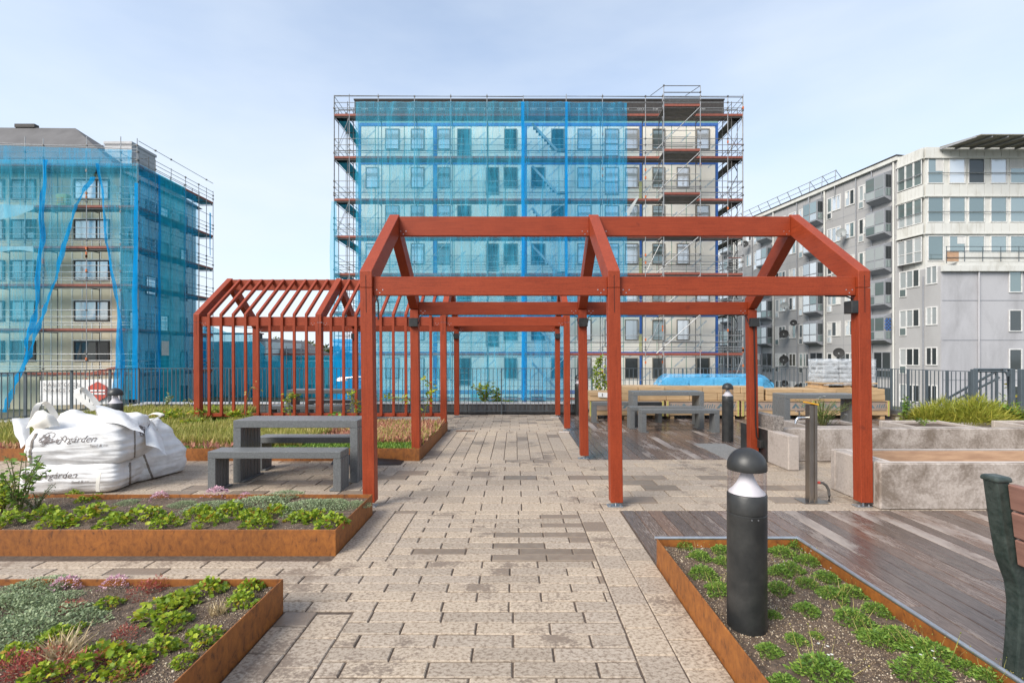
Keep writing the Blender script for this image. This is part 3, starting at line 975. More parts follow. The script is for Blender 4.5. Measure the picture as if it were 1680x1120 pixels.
# ================================================================== PERGOLAS
CX = (-1.465, 0.99, 3.465)
def pergola_parts(t, cols, y1, y2, lean, slat_bays=(), foot=True, lamps=()):
    """house-shaped frames at cols between the rows y1 (front) and y2"""
    w, yr = .06, (y1 + y2) / 2
    def sh(p):            # the whole timber frame leans a little, as it stands
        return (p[0] - lean * (p[2] - 1.0), p[1], p[2])
    def mk(name, pts, mat='red', bevel=.004, par=None):
        m = MB().hexa([sh(p) for p in pts])
        return m.build(name, mat, par or t, bevel=bevel)
    def bx(name, x0, x1, ya, yb, z0, z1, mat='red', bevel=.004, par=None):
        return mk(name, [(x0, ya, z0), (x1, ya, z0), (x1, yb, z0), (x0, yb, z0), (x0, ya, z1), (x1, ya, z1), (x1, yb, z1), (x0, yb, z1)], mat, bevel, par)
    zt, zr, rt = 2.343, 3.244, .25
    for ci, x in enumerate(cols):
        for (y, sgn) in ((y1, -1), (y2, 1)):
            ya, yb = y - w, y + w
            p = bx('post', x - w, x + w, ya, yb, .05, 2.175)
            if foot:
                MB().tube([sh((x, y, .0)), sh((x, y, .052))], .011, 8).build('foot', 'galv', p)
                o = MB().box(x - .075, x + .075, y - .05, y + .05, .001, .009)
                o.build('foot_plate', 'galv', p, bevel=.002)
                for dx in (-.05, .05):
                    MB().tube([(x + dx, y - .03, .008), (x + dx, y - .03, .026)], .008, 6).build('bolt', 'galv', p)
            yo = y + sgn * w          # outer face of the post
            # rafter: cut plumb at the post's outer face and at the ridge, notched onto the post
            e = .001
            r = MB().prism([sh((x - w, yq, zq)) for (yq, zq) in ((yo, 2.178), (yo - sgn * 2 * w, 2.185), (yr + sgn * e, zr - rt), (yr + sgn * e, zr), (yo, zt))], (2 * w, 0, 0)).build('rafter', 'red_y', t, bevel=.004)
            bx('slot', x - .003, x + .003, yo + (sgn * .0015 if sgn < 0 else -.001), yo + (.001 if sgn < 0 else .0015), 1.93, 2.30, 'slot', 0, r)
    for ci in range(len(cols) - 1):
        xa, xb = cols[ci] + w + .001, cols[ci + 1] - w - .001
        for y in (y1, y2):
            b = bx('eave_beam', xa, xb, y - .02, y + .04, 2.105, 2.292, 'red_x')
            for xx, s in ((xa, 1), (xb, -1)):
                for (dx, dz) in ((.035, .055), (.095, .055), (.065, .025)):
                    q = sh((xx + s * dx, y - .022, 2.105 + dz))
                    MB().tube([q, (q[0], q[1] + .003, q[2])], .006, 6).build('screw_head', 'galv', b)
        b = bx('ridge_beam', xa, xb, yr - .03, yr + .03, 2.975, 3.212, 'red_x')
        for xx, s in ((xa, 1), (xb, -1)):
            for (dx, dz) in ((.02, .055), (.085, .055), (.052, .02)):
                q = sh((xx + s * dx, yr - .032, 2.975 + dz))
                MB().tube([q, (q[0], q[1] + .003, q[2])], .006, 6).build('screw_head', 'galv', b)
    # slatted bays: upright slats that turn into roof battens on the front slope
    for bi in slat_bays:
        xa, xb = cols[bi], cols[bi + 1]
        step = (xb - xa) / 10.0
        sw = .026
        for k in range(1, 10):
            xs = xa + step * k
            yf = y1 - w
            bx('slat', xs - sw, xs + sw, yf, yf + .038, .30, 2.343 - .076, bevel=.003)
            d = .075
            mk('roof_batten', [(xs - sw, yf, zt - d), (xs + sw, yf, zt - d), (xs + sw, yr - .035, zr - .028 - d), (xs - sw, yr - .035, zr - .028 - d),
                               (xs - sw, yf, zt + .004), (xs + sw, yf, zt + .004), (xs + sw, yr - .035, zr - .024), (xs - sw, yr - .035, zr - .024)], bevel=.003)
        bx('bottom_rail', xa + w, xb - w, y1 - .02, y1 + .03, .28, .35)
    # small box lamps high on the posts, with their cables
    for (ci, y, side) in lamps:
        x = cols[ci] + lean * -1.0
        s = side
        z0 = 1.925
        if s == 0:      # on the front face
            lx, ly = x, y - w - .035
            l = MB().box(lx - .062, lx + .062, ly - .034, ly + .034, z0, z0 + .125).build('wall_lamp', 'black', t, bevel=.004)
            for q in (-1, 1):
                if (q < 0 and ci == 0) or (q > 0 and ci == len(cols) - 1): continue
                MB().tube([(lx + q * .40, y - .026, 2.101), (lx + q * .13, y - .026, 2.099), (lx + q * .085, y - .04, 2.07), (lx + q * .075, y - .05, 2.0), (lx + q * .064, y - .08, 1.97)], .006, 6).build('cable', 'rubber', l)
        else:
            lx = x + s * (w + .035)
            l = MB().box(lx - .034, lx + .034, y - .06, y + .06, z0, z0 + .125).build('wall_lamp', 'black', t, bevel=.004)
            MB().tube([(x + s * .36, y - .01, 2.099), (x + s * .15, y - .01, 2.097), (x + s * .09, y - .012, 2.07), (x + s * .075, y - .02, 2.0), (lx, y - .02, z0 + .12)], .008, 6).build('cable', 'rubber', l)

t1 = thing('pergola', 'open red timber pergola with two gabled bays, nearest the camera', 'pergola', (1.0, 4.88, 0))
pergola_parts(t1, CX, 4.88, 7.15, .013, lamps=((0, 7.15, 0), (1, 7.15, 0), (2, 7.15, 0), (2, 4.88, -1)))
# cable from the lamp down the right rear post to a socket on the concrete wall
MB().tube([(3.46, 7.08, 1.93), (3.475, 7.08, 1.2), (3.485, 7.08, .5), (3.50, 7.08, .33), (3.545, 7.08, .26), (3.58, 7.02, .25)], .010, 6).build('cable', 'rubber', t1)
MB().tube([(-1.385, 4.83, 2.10), (-1.36, 4.83, 2.02), (-1.36, 4.83, 1.86)], .008, 6).build('cable', 'rubber', t1)
t2 = thing('pergola', 'red timber pergola with slatted bays at the far end of the path', 'pergola', (-1.5, 9.85, 0))
pergola_parts(t2, (-6.41, -3.96, -1.455, 1.035), 9.85, 12.05, .004, slat_bays=(0, 1), lamps=((0, 12.05, 1), (1, 12.05, 0), (2, 12.05, 0), (3, 12.05, 0)))

# ================================================================== TABLES AND BENCHES of grey recycled planks
def bench(name, label, cat, x0, y0, L, W, H, leg, slab, group):
    t = thing(name, label, cat, (x0, y0, 0), group)
    n = 5 if W < .35 else 6
    pw = W / n
    # top of long planks
    for k in range(n):
        box('plank', 'grey', t, x0 + .002, x0 + L - .002, y0 + k * pw + .002, y0 + (k + 1) * pw - .002, H - slab, H, bevel=.004)
    for xs in (x0, x0 + L - leg):
        l = MB()
        l.box(xs + .025, xs + leg - .025, y0 + .02, y0 + W - .02, .02, H - slab - .001)
        lg = l.build('leg', 'grey', t)
        for k in range(n):
            box('leg_plank', 'grey', lg, xs, xs + leg, y0 + k * pw + .005, y0 + (k + 1) * pw - .005, .0, H - slab - .002, bevel=.004)
        xi = xs + leg if xs == x0 else xs - .045
        box('foot_strip', 'grey', lg, xi, xi + .045, y0 + .01, y0 + W - .01, .001, .022, bevel=.003)
    return t
gl, gr, gb = None, None, None
bench('picnic_table', 'grey plank table between two benches, beside the white sacks', 'table', -3.347, 5.77, 1.475, .46, .74, .092, .088, gl)
bench('bench', 'grey plank bench in front of the table beside the white sacks', 'bench', -3.416, 5.40, 1.48, .27, .443, .088, .078, gl)
bench('bench', 'grey plank bench behind the table, against the rusty planting bed', 'bench', -3.40, 6.36, 1.48, .27, .443, .088, .078, gl)
bench('picnic_table', 'grey plank table on the wet deck behind three benches', 'table', 2.51, 10.42, 1.52, .46, .74, .10, .085, gr)
bench('bench', 'grey plank bench on the deck, nearest of the three by the crates', 'bench', 2.457, 9.52, 1.53, .28, .452, .10, .075, gr)
bench('bench', 'grey plank bench on the deck between the nearest bench and the table', 'bench', 2.353, 10.03, 1.53, .28, .452, .10, .075, gr)
bench('bench', 'grey plank bench close to the timber crates on the deck', 'bench', 1.74, 10.98, 1.56, .28, .462, .09, .075, gr)
bench('picnic_table', 'grey plank table behind the tap post and concrete troughs', 'table', 5.33, 9.65, 1.52, .48, .74, .11, .085, gr)
bench('picnic_table', 'grey plank table seen through the slatted pergola', 'table', -5.15, 10.95, 1.54, .48, .74, .10, .085, gb)
bench('bench', 'grey plank bench in front of the table behind the slats', 'bench', -5.26, 10.3, 1.59, .28, .45, .09, .075, gb)
bench('bench', 'grey plank bench behind the table behind the slats', 'bench', -5.0, 11.6, 1.54, .28, .45, .09, .075, gb)

# ================================================================== BOLLARD LAMPS
def clear_plastic():
    m, n, l, b = new_mat('clear lamp cover')
    n.remove(b)
    g = n.new('ShaderNodeBsdfGlossy'); g.inputs['Roughness'].default_value = .05
    tr = n.new('ShaderNodeBsdfTransparent'); tr.inputs['Color'].default_value = (.86, .84, .86, 1)
    lw = n.new('ShaderNodeLayerWeight'); lw.inputs['Blend'].default_value = .25
    mx = n.new('ShaderNodeMixShader')
    l.new(math_node(n, l, 'MULTIPLY', lw.outputs['Facing'], .7), mx.inputs['Fac'])
    l.new(tr.outputs[0], mx.inputs[1]); l.new(g.outputs[0], mx.inputs[2])
    l.new(mx.outputs[0], n['Material Output'].inputs['Surface'])
    return m
M['clear'] = clear_plastic()
BR = .0945
bm_body = MB().lathe([(BR, 0), (BR, .70), (BR - .0025, .702), (BR - .0025, .706), (BR, .708), (BR, .795), (BR - .004, .80), (.02, .801)], n=40).mesh('body', 'black', True)
bm_glass = MB().lathe([(BR - .003, .801), (BR - .003, .918)], n=40).mesh('lamp_cover', 'clear', True)
bm_cone = MB().lathe([(BR - .007, .802), (BR - .010, .808), (.066, .826), (.050, .848), (.038, .872), (.030, .896), (.026, .917)], n=32).mesh('reflector', 'white', True)
bm_dome = MB().lathe([(.01, .9185), (BR - .001, .9185), (BR, .924), (BR, .935)] + [(BR * math.cos(a), .935 + BR * math.sin(a)) for a in [R(x) for x in range(8, 90, 8)]] + [(.004, .935 + BR)], n=40).mesh('dome_cap', 'black', True)
bm_screw = MB().tube([(0, 0, 0), (0, -.004, 0)], .0035, 6).mesh('screw', 'galv')
def bollard(label, x, y, z):
    t = thing('bollard_lamp', label, 'bollard', (x, y, z), 'bollard lamps on the terrace')
    for nm, me in (('body', bm_body), ('lamp_cover', bm_glass), ('reflector', bm_cone), ('dome_cap', bm_dome)):
        place(nm, me, t, (x, y, z))
    for dx in (-.02, .012):
        place('screw', bm_screw, t, (x + dx, y - BR + .0025, z + .69))
    return t
bollard('black bollard lamp standing in the nearest rusty bed', 1.178, 2.485, .005)
bollard('black bollard lamp on the deck beside the red post', 3.74, 8.60, 0)
bollard('black bollard lamp half hidden behind red posts near the back railing', 1.60, 13.2 - .75, 0)
bollard('black bollard lamp behind the crates, in front of the right railing', 9.25 - .30, 12.3, -.02)
bollard('black bollard lamp behind the white sacks on the left', -5.95, 7.25, .0)

# ================================================================== CONCRETE TROUGHS, TAP POST, BLOCK
t = thing('concrete_trough', 'stained concrete trough lined with tan boards, nearest on the right', 'trough', (3.56, 4.76, 0))
box('front_wall', 'concrete', t, 3.56, 7.5, 4.76, 4.84, 0, .453, bevel=.012)
box('side_wall', 'concrete_pale', t, 3.562, 3.70, 4.842, 5.438, 0, .451, bevel=.012)
box('back_wall', 'concrete_pale', t, 3.562, 7.5, 5.44, 5.52, 0, .453, bevel=.012)
box('lining_board', 'tan_board', t, 3.703, 7.5, 5.412, 5.438, .10, .445, bevel=.003)
box('lining_board', 'tan_board', t, 3.703, 3.725, 4.845, 5.41, .10, .445, bevel=.003)
soil_mesh(3.726, 7.5, 4.842, 5.411, .22, .02, 40, 8, 9).build('soil', 'soil', t, smooth='all')
box('rim_edge', 'rim', t, 3.57, 7.5, 4.80, 4.842, .4535, .457)
box('rim_edge', 'rim', t, 3.57, 7.5, 5.435, 5.47, .4535, .457)
box('rim_edge', 'rim', t, 3.68, 3.727, 4.85, 5.43, .452, .4575)
t = thing('concrete_wall', 'long stained concrete wall with a side wing behind the tap post', 'wall', (3.57, 6.38, 0))
box('side_wing', 'concrete_pale', t, 3.568, 3.716, 6.38, 7.16, 0, .455, bevel=.012)
box('long_wall', 'concrete', t, 3.7165, 9.0, 6.94, 7.10, 0, .468, bevel=.012)
box('wing_edge', 'black', t, 3.553, 3.567, 6.9, 7.7, 0, .452)
m = MB().box(3.50, 3.553, 6.98, 7.07, .18, .29).build('socket_box', 'black', t, bevel=.004)
t = thing('aggregate_block', 'rough grey aggregate block lying on the concrete wing', 'block', (3.68, 7.0, .455))
bm = bmesh.new()
bmesh.ops.create_cube(bm, size=1)
bmesh.ops.subdivide_edges(bm, edges=bm.edges[:], cuts=6, use_grid_fill=True)
for v in bm.verts:
    q = v.co.copy()
    v.co = Vector((q.x * .148, q.y * .66, (q.z + .5) * .196 + .001)) + Vector([noise.noise(q * 7 + Vector((a, 0, 0))) for a in (0, 9, 19)]) * .006 * (1 if q.z > -.45 else 0)
me = bpy.data.meshes.new('block_body'); bm.to_mesh(me); bm.free(); me.materials.append(M['roughblock'])
place('block_body', me, t, (3.683, 6.83 + .33, .455))
def trough(label, x0, x1, y0, y1, h, seed):
    t = thing('concrete_trough', label, 'trough', (x0, y0, 0))
    th = .06
    box('wall', 'concrete_pale', t, x0, x1, y0, y0 + th, 0, h, bevel=.008)
    box('wall', 'concrete_pale', t, x0, x1, y1 - th, y1, 0, h, bevel=.008)
    box('wall', 'concrete_pale', t, x0, x0 + th, y0 + th, y1 - th, 0, h - .002, bevel=.008)
    box('wall', 'concrete_pale', t, x1 - th, x1, y0 + th, y1 - th, 0, h - .002, bevel=.008)
    soil_mesh(x0 + th, x1 - th, y0 + th, y1 - th, h - .04, .015, 12, 10, seed).build('soil', 'soil', t, smooth='all')
    return t
trough('pale concrete trough full of weeds behind the long concrete wall', 4.33, 5.27, 7.2, 7.9, .465, 1)
trough('pale concrete trough of bare dark soil behind the long wall', 5.86, 6.82, 7.13, 7.87, .465, 2)
trough('pale concrete trough right of the golden shrub, at the frame edge', 7.67, 8.7, 7.13, 7.87, .465, 3)
trough('pale concrete trough holding the golden shrub', 6.85, 8.3, 8.05, 8.8, .40, 4)

t = thing('tap_post', 'brown grey steel tap post with yellow cap', 'tap post', (3.056, 5.04, 0))
tx, ty = 3.056, 5.04
c = MB()
c.box(tx - .040, tx - .012, ty - .040, ty + .040, .006, 1.0)
c.box(tx + .012, tx + .040, ty - .040, ty + .040, .006, 1.0)
c.box(tx - .0121, tx + .0121, ty - .030, ty + .030, .006, .999)
c.build('column', 'steel', t, bevel=.002)
MB().box(tx - .125, tx + .125, ty - .10, ty + .10, .001, .007).build('base_plate', 'steel', t, bevel=.001)
MB().hexa([(tx - .058, ty - .05, 1.016), (tx + .05, ty - .05, .994), (tx + .05, ty + .05, .994), (tx - .058, ty + .05, 1.016), (tx - .058, ty - .05, 1.03), (tx + .05, ty - .05, 1.008), (tx + .05, ty + .05, 1.008), (tx - .058, ty + .05, 1.03)]).build('cap', 'yellow', t, bevel=.003)
tp = MB().tube([(tx - .04, ty, .865), (tx - .10, ty, .865), (tx - .135, ty, .862), (tx - .155, ty, .842), (tx - .165, ty, .80)], [.013, .012, .015, .012, .010], 10).build('tap', 'chrome', t, smooth=True)
MB().tube([(tx - .125, ty, .872), (tx - .125, ty, .925)], .008, 8).build('spindle', 'chrome', tp)
MB().bar((tx - .165, ty, .93), (tx - .085, ty, .93), .014, .012).build('tap_handle', 'chrome', tp, bevel=.003)
MB().tube([(tx + .04, ty, .195), (tx + .085, ty, .195)], .015, 10).build('hose_clip', 'redclip', t)
MB().tube([(tx + .08, ty, .195), (tx + .12, ty, .19), (tx + .155, ty, .165), (tx + .178, ty, .12), (tx + .185, ty, .06), (tx + .183, ty, .0)], .0135, 10).build('hose', 'hose', t, smooth=True)
box('hose_flange', 'hose', t, tx + .11, tx + .19, ty - .03, ty + .03, .001, .006)
MB().tube([(tx + .026, ty - .042, .52), (tx + .026, ty - .0405, .52)], .004, 6).build('rivet', 'galv', t)

# ================================================================== PARK BENCH at the right edge
t = thing('park_bench', 'park bench with reddish brown boards and dark green iron end', 'bench', (2.36, 2.25, 0))
def iron(pts, w=.062, y=2.25):
    """cast end: a bar of even thickness that follows pts (x, z), thick in y"""
    m = MB()
    L, Rr = [], []
    for i, (x, z) in enumerate(pts):
        a = Vector(pts[max(i - 1, 0)]); b = Vector(pts[min(i + 1, len(pts) - 1)])
        d = (b - a).normalized()
        nrm = Vector((-d.y, d.x))
        L.append((x + nrm.x * w / 2, y - .035, z + nrm.y * w / 2))
        Rr.append((x - nrm.x * w / 2, y - .035, z - nrm.y * w / 2))
    return m.prism(L + Rr[::-1], (0, .07, 0))
iron([(2.215, .935), (2.242, .73), (2.268, .58), (2.312, .46), (2.325, .36), (2.318, .20), (2.30, .0)]).build('iron_end', 'bench_iron', t, bevel=.008, seg=2)
MB().hexa([(2.176, 2.205, .925), (2.256, 2.205, .925), (2.256, 2.295, .925), (2.176, 2.295, .925), (2.181, 2.21, .952), (2.252, 2.21, .952), (2.252, 2.29, .952), (2.181, 2.29, .952)]).build('end_cap', 'bench_iron', t, bevel=.01, seg=2)
iron([(2.33, .40), (2.50, .41), (2.72, .43)]).build('iron_seat_bar', 'bench_iron', t, bevel=.006)
iron([(2.70, .43), (2.73, .2), (2.74, .0)]).build('iron_leg', 'bench_iron', t, bevel=.006)
for k, (xb, z0) in enumerate(((2.237, .805), (2.252, .68), (2.268, .555))):
    MB().hexa([(xb, .55, z0), (xb + .04, .55, z0), (xb + .04, 2.208, z0), (xb, 2.208, z0), (xb - .014, .55, z0 + .118), (xb + .026, .55, z0 + .118), (xb + .026, 2.208, z0 + .118), (xb - .014, 2.208, z0 + .118)]).build('back_board', 'bench_wood', t, bevel=.006)
for k in range(4):
    box('seat_board', 'bench_wood', t, 2.36 + k * .095, 2.445 + k * .095, .55, 2.28, .452, .487, bevel=.005)

# ================================================================== CRATES, PALLETS AND PACKS behind the deck
def crate(label, x0, x1, y0, y1, z0, z1, skids=True, prints=1):
    t = thing('timber_crate', label, 'crate', (x0, y0, z0), 'timber crates stacked behind the deck')
    h = z1 - z0
    box('package', 'card', t, x0 + .03, x1 - .03, y0 + .02, y1 - .02, z0 + .125, z1 - .015, bevel=.01)
    box('bottom_board', 'crate', t, x0, x1, y0, y0 + .02, z0 + .02, z0 + .12, bevel=.003)
    box('top_board', 'crate', t, x0, x1, y0 + .002, y1 - .002, z1 - .016, z1, bevel=.003)
    for xx in (x0, x1 - .075):
        box('corner_board', 'crate', t, xx, xx + .07, y0 - .018, y0 - .001, z0, z1 - .002, bevel=.003)
        box('strap', 'strapgreen', t, xx + .027, xx + .045, y0 - .0215, y0 - .019, z0, z1 - .002)
    for k in range(prints):
        xc = x0 + (x1 - x0) * (k + .5) / prints
        zc = z0 + .125 + (h - .14) * .5
        pts = [(xc - .10, y0 + .019, zc - .05), (xc, y0 + .019, zc + .07), (xc + .10, y0 + .019, zc - .05), (xc + .04, y0 + .019, zc - .05), (xc, y0 + .019, zc + .005), (xc - .03, y0 + .019, zc - .05)]
        MB().prism(pts, (0, -.002, 0)).build('printed_mark', 'print_blue', t)
        for s, n in ((-1, 5), (1, 5)):
            for q in range(n):
                xx = xc + s * (.15 + q * .055)
                MB().bar((xx - .012, y0 + .019, zc - .045), (xx + .016, y0 + .019, zc + .03 + .02 * (q % 2)), .002, .022, up=(1, 0, 0)).build('printed_mark', 'print_blue', t)
    if skids:
        for k in range(3):
            xx = x0 + .1 + (x1 - x0 - .3) * k / 2
            box('skid', 'crate', t, xx, xx + .1, y0 + .02, y1 - .02, z0 - .075, z0 - .001)
    return t
YC = 11.55
crate('timber crate with green strap, lower tier, left end by the small bench', 1.74, 3.52, YC, YC + .8, .08, .44)
crate('timber crate with green straps, lower tier, behind the deck table', 3.56, 5.30, YC, YC + .8, .08, .44, prints=2)
crate('timber crate, lower tier, behind the bollard on the deck', 5.34, 7.08, YC, YC + .8, .08, .44, prints=2)
crate('timber crate with green strap and label, lower tier, right end by the railing', 7.12, 8.86, YC, YC + .8, .08, .44, prints=2)
def long_pack(label, x0, x1, y0, y1, z0, z1, n, mat='crate'):
    t = thing('board_pack', label, 'board pack', (x0, y0, z0), 'packs of boards on the crates')
    m = (z1 - z0) / 2
    for r in range(2):
        x = x0
        while x < x1 - .05:
            L = min(random.uniform(.5, .95), x1 - x)
            if x1 - x - L < .2: L = x1 - x
            box('wrapped_board', mat, t, x + .004, x + L - .004, y0 + random.uniform(0, .025), y1, z0 + r * m + .002, z0 + (r + 1) * m - .003, bevel=.008)
            x += L
    return t
long_pack('short pack of boards with a paper note, left end of the crates', 1.74, 2.32, YC - .1, YC + .6, .445, .66, 1)
lp = bpy.data.objects.get('board_pack')
MB().hexa([(1.93, YC - .128, .545), (2.24, YC - .128, .520), (2.24, YC - .126, .520), (1.93, YC - .126, .545), (1.93, YC - .128, .655), (2.24, YC - .128, .640), (2.24, YC - .126, .640), (1.93, YC - .126, .655)]).build('paper_note', 'paper', lp)
MB().hexa([(2.02, YC - .131, .56), (2.04, YC - .131, .558), (2.04, YC - .129, .558), (2.02, YC - .129, .56), (2.02, YC - .131, .63), (2.04, YC - .131, .628), (2.04, YC - .129, .628), (2.02, YC - .129, .63)]).build('printed_mark', 'ink', lp)
long_pack('long pack of pale boards behind the deck table', 2.36, 5.9, YC + .02, YC + .75, .445, .78, 6)
long_pack('long pack of pale boards under the shrink wrapped pallet', 5.95, 8.78, YC + .02, YC + .75, .445, .72, 6)
box('paper_label', 'paper', bpy.data.objects['timber_crate.003'], 7.95, 8.10, YC + .015, YC + .019, .30, .38)

t = thing('wrapped_pack', 'long low pack under pale blue plastic film behind the crates', 'wrapped pack', (3.7, 12.05, 0))
for k in range(4):
    box('insulation_pack', 'blueload', t, 3.72 + k * .62, 4.31 + k * .62, 12.12, 12.46, .30, .96, bevel=.03)
rows = []
for j in range(15):
    a = j / 14
    r = []
    for i in range(61):
        u = i / 60
        x = 3.52 + u * 2.85
        if a < .5:
            y, z = 12.03, .62 + (1.045 - .62) * a / .5
        elif a < .62:
            y, z = 12.03 + (a - .5) / .12 * .1, 1.045 + .012 * math.sin((a - .5) / .12 * math.pi)
        else:
            y, z = 12.13 + (a - .62) / .38 * .4, 1.045
        edge = max(0, .12 - u) / .12 + max(0, u - .88) / .12
        z -= edge ** 2 * .30 * (1 if a > .4 else .3)
        nn = noise.noise((x * 5, a * 5, 3.3))
        y += nn * .022 - .02 * abs(noise.noise((x * 11, a * 7, 1)))
        z += noise.noise((x * 3.3, a * 3, 8.8)) * .02
        r.append((x, y, z))
    rows.append(r)
MB().grid(rows).build('film_cover', 'bluefilm', t, smooth='all')

t = thing('wrapped_pallet', 'pallet of grey goods in clear stretch film on the crates', 'pallet', (7.35, 11.7, .72))
for k in range(3):
    box('pallet_block', 'crate', t, 7.36 + k * .54, 7.52 + k * .54, 11.72, 12.3, .745, .83)
box('pallet_deck', 'crate', t, 7.32, 8.66, 11.66, 12.34, .831, .86, bevel=.004)
box('pallet_deck', 'crate', t, 7.32, 8.66, 11.66, 12.34, .721, .744, bevel=.004)
for r in range(5):
    for k in range(3):
        box('packed_sack', 'filmload', t, 7.40 + k * .41 + random.uniform(-.01, .01), 7.79 + k * .41, 11.72 + random.uniform(0, .02), 12.25, .862 + r * .108, .965 + r * .108, bevel=.03)
rows = []
ring = [(7.36, 11.68), (7.78, 11.665), (8.2, 11.67), (8.63, 11.68), (8.64, 12.0), (8.63, 12.28), (8.0, 12.29), (7.36, 12.28), (7.35, 12.0), (7.36, 11.68)]
for j in range(13):
    z = .80 + j * (1.425 - .80) / 12
    r = []
    for i in range(len(ring) - 1):
        for q in range(8):
            p = Vector(ring[i]).lerp(Vector(ring[i + 1]), q / 8)
            nn = noise.noise((p.x * 7, p.y * 7 + z * 5, z * 6)) * .02
            r.append((p.x + nn, p.y + nn - .01, z))
    r.append(r[0])
    rows.append(r)
rows.append([(8.0 + (p[0] - 8.0) * .92, 12.0 + (p[1] - 12.0) * .92, 1.432 + noise.noise((p[0] * 9, p[1] * 9, 0)) * .015) for p in rows[-1]])
rows.append([(8.0 + (p[0] - 8.0) * .02, 12.0 + (p[1] - 12.0) * .02, 1.425) for p in rows[-1]])
MB().grid(rows).build('stretch_film', 'film', t, smooth='all')

t = thing('old_pallet', 'weathered pallet lying at the right end of the crates', 'pallet', (9.0 - .05, 11.2, 0))
for k in range(3):
    box('pallet_board', 'bark', t, 8.93 - .0, 9.08, 10.9 + k * .25, 11.1 + k * .25, .10, .13)
box('pallet_bearer', 'bark', t, 8.95, 9.06, 10.9, 11.65, 0, .10)
t = thing('tarpaulin', 'crumpled teal tarpaulin on the ground beside the crates', 'tarpaulin', (8.9, 10.6, 0))
rows = []
for j in range(12):
    rows.append([(8.2 + i * .05, 9.95 + j * .07, .03 + .07 * abs(noise.noise((i * .4, j * .5, 2))) + .04 * noise.noise((i * .9, j * .9, 5))) for i in range(17)])
MB().grid(rows).build('sheet', 'dirty_blue', t, smooth='all')
t = thing('plastic_sheet', 'black plastic sheet lying under the edge of the left bed', 'plastic sheet', (-2.0, 6.9, 0))
rows = []
for j in range(7):
    rows.append([(-2.55 + i * .06, 6.72 + j * .04, .006 + (.10 * (1 - i / 17) * (j / 6)) + .02 * abs(noise.noise((i * .5, j * .6, 7)))) for i in range(17)])
MB().grid(rows).build('sheet', 'rubber', t, smooth='all')

# ================================================================== GATE AND STAIR RAIL at the right edge
t = thing('metal_gate', 'grey metal gate with round cornered frame at the right edge', 'gate', (9.12, 9.7, 0))
for x in (9.12, 9.86, 10.06):
    box('gate_post', 'rail', t, x - .045, x + .045, 9.66, 9.74, -.05, 1.24, bevel=.005)
MB().tube([(9.2, 9.7, 1.20), (9.70, 9.7, 1.20), (9.765, 9.7, 1.17), (9.79, 9.7, 1.10), (9.79, 9.7, .2), (9.77, 9.7, .14), (9.72, 9.7, .12), (9.2, 9.7, .12)], .022, 8).build('gate_frame', 'rail', t, smooth=True)
for k in range(5):
    box('gate_bar', 'rail', t, 9.24 + k * .11, 9.262 + k * .11, 9.69, 9.71, .13, 1.19)
MB().tube([(9.12, 9.7, 1.24), (9.80, 9.7, 1.24), (9.86, 9.7, 1.235)], .018, 8).build('top_bar', 'rail', t)
MB().tube([(10.10, 9.7, 1.2), (10.5, 9.7, 1.2)], .022, 8).build('top_bar', 'rail', t)
for k in range(4):
    box('gate_bar', 'rail', t, 10.16 + k * .1, 10.18 + k * .1, 9.69, 9.71, .0, 1.18)
box('threshold', 'parapet', t, 9.0, 9.95, 9.75, 9.9, -.05, .14)
MB().lathe([(.03, 0), (.03, .02), (.02, .035), (.004, .04)], (9.66, 9.7, 1.215), 10).build('hinge_knob', 'rubber', t)
t = thing('stair_rail', 'pair of sloping grey handrails descending beyond the right railing', 'handrail', (9.3, 12, 0))
MB().tube([P(1528, 668, 10.9), P(1634, 609, 10.0), P(1650, 609, 10.0)], .024, 8).build('handrail', 'rail', t, smooth=True)
MB().tube([P(1555, 662, 11.2), P(1632, 623, 10.4), P(1640, 618, 10.35)], .024, 8).build('handrail', 'rail', t, smooth=True)
for (px, py, d) in ((1560, 652, 10.95), (1585, 638, 10.6), (1608, 625, 10.3), (1634, 612, 10.05)):
    a = P(px, py, d)
    MB().tube([(a.x, a.y, -.3), a], .018, 6).build('rail_post', 'rail', t)
# ================================================================== BUILDINGS
def XZ(px, py, d):
    return (px - VX) * d / F, EYE + (HZ - py) * d / F

win_cache = {}
def window_mesh(w, h, bar, splits, transom=None, depth=.10, mat='brownframe'):
    """frame ring with mullions, origin bottom centre, front at y=0 and body behind; returns frame mesh and pane rectangles"""
    key = (round(w, 3), round(h, 3), bar, tuple(splits), transom, mat, depth)
    if key in win_cache:
        return win_cache[key]
    m = MB()
    x0, x1 = -w / 2, w / 2
    m.box(x0, x0 + bar, 0, depth, 0, h); m.box(x1 - bar, x1, 0, depth, 0, h)
    m.box(x0 + bar, x1 - bar, 0, depth, 0, bar); m.box(x0 + bar, x1 - bar, 0, depth, h - bar, h)
    xs = [x0 + bar] + [x0 + s * w for s in splits] + [x1 - bar]
    for s in splits:
        m.box(x0 + s * w - bar / 2, x0 + s * w + bar / 2, .003, depth, bar, h - bar)
    zs = [bar] + ([transom * h] if transom else []) + [h - bar]
    if transom:
        m.box(x0 + bar, x1 - bar, .002, depth - .001, transom * h - bar / 2, transom * h + bar / 2)
    fr = m.mesh('window', mat)
    panes = []
    for i in range(len(xs) - 1):
        for j in range(len(zs) - 1):
            a, b, c, d = xs[i] - .004, xs[i + 1] + .004, zs[j] - .004, zs[j + 1] + .004
            panes.append((a, b, c, d, MB().box(a, b, .035, .05, c, d)))
    win_cache[key] = (fr, panes, {})
    return win_cache[key]

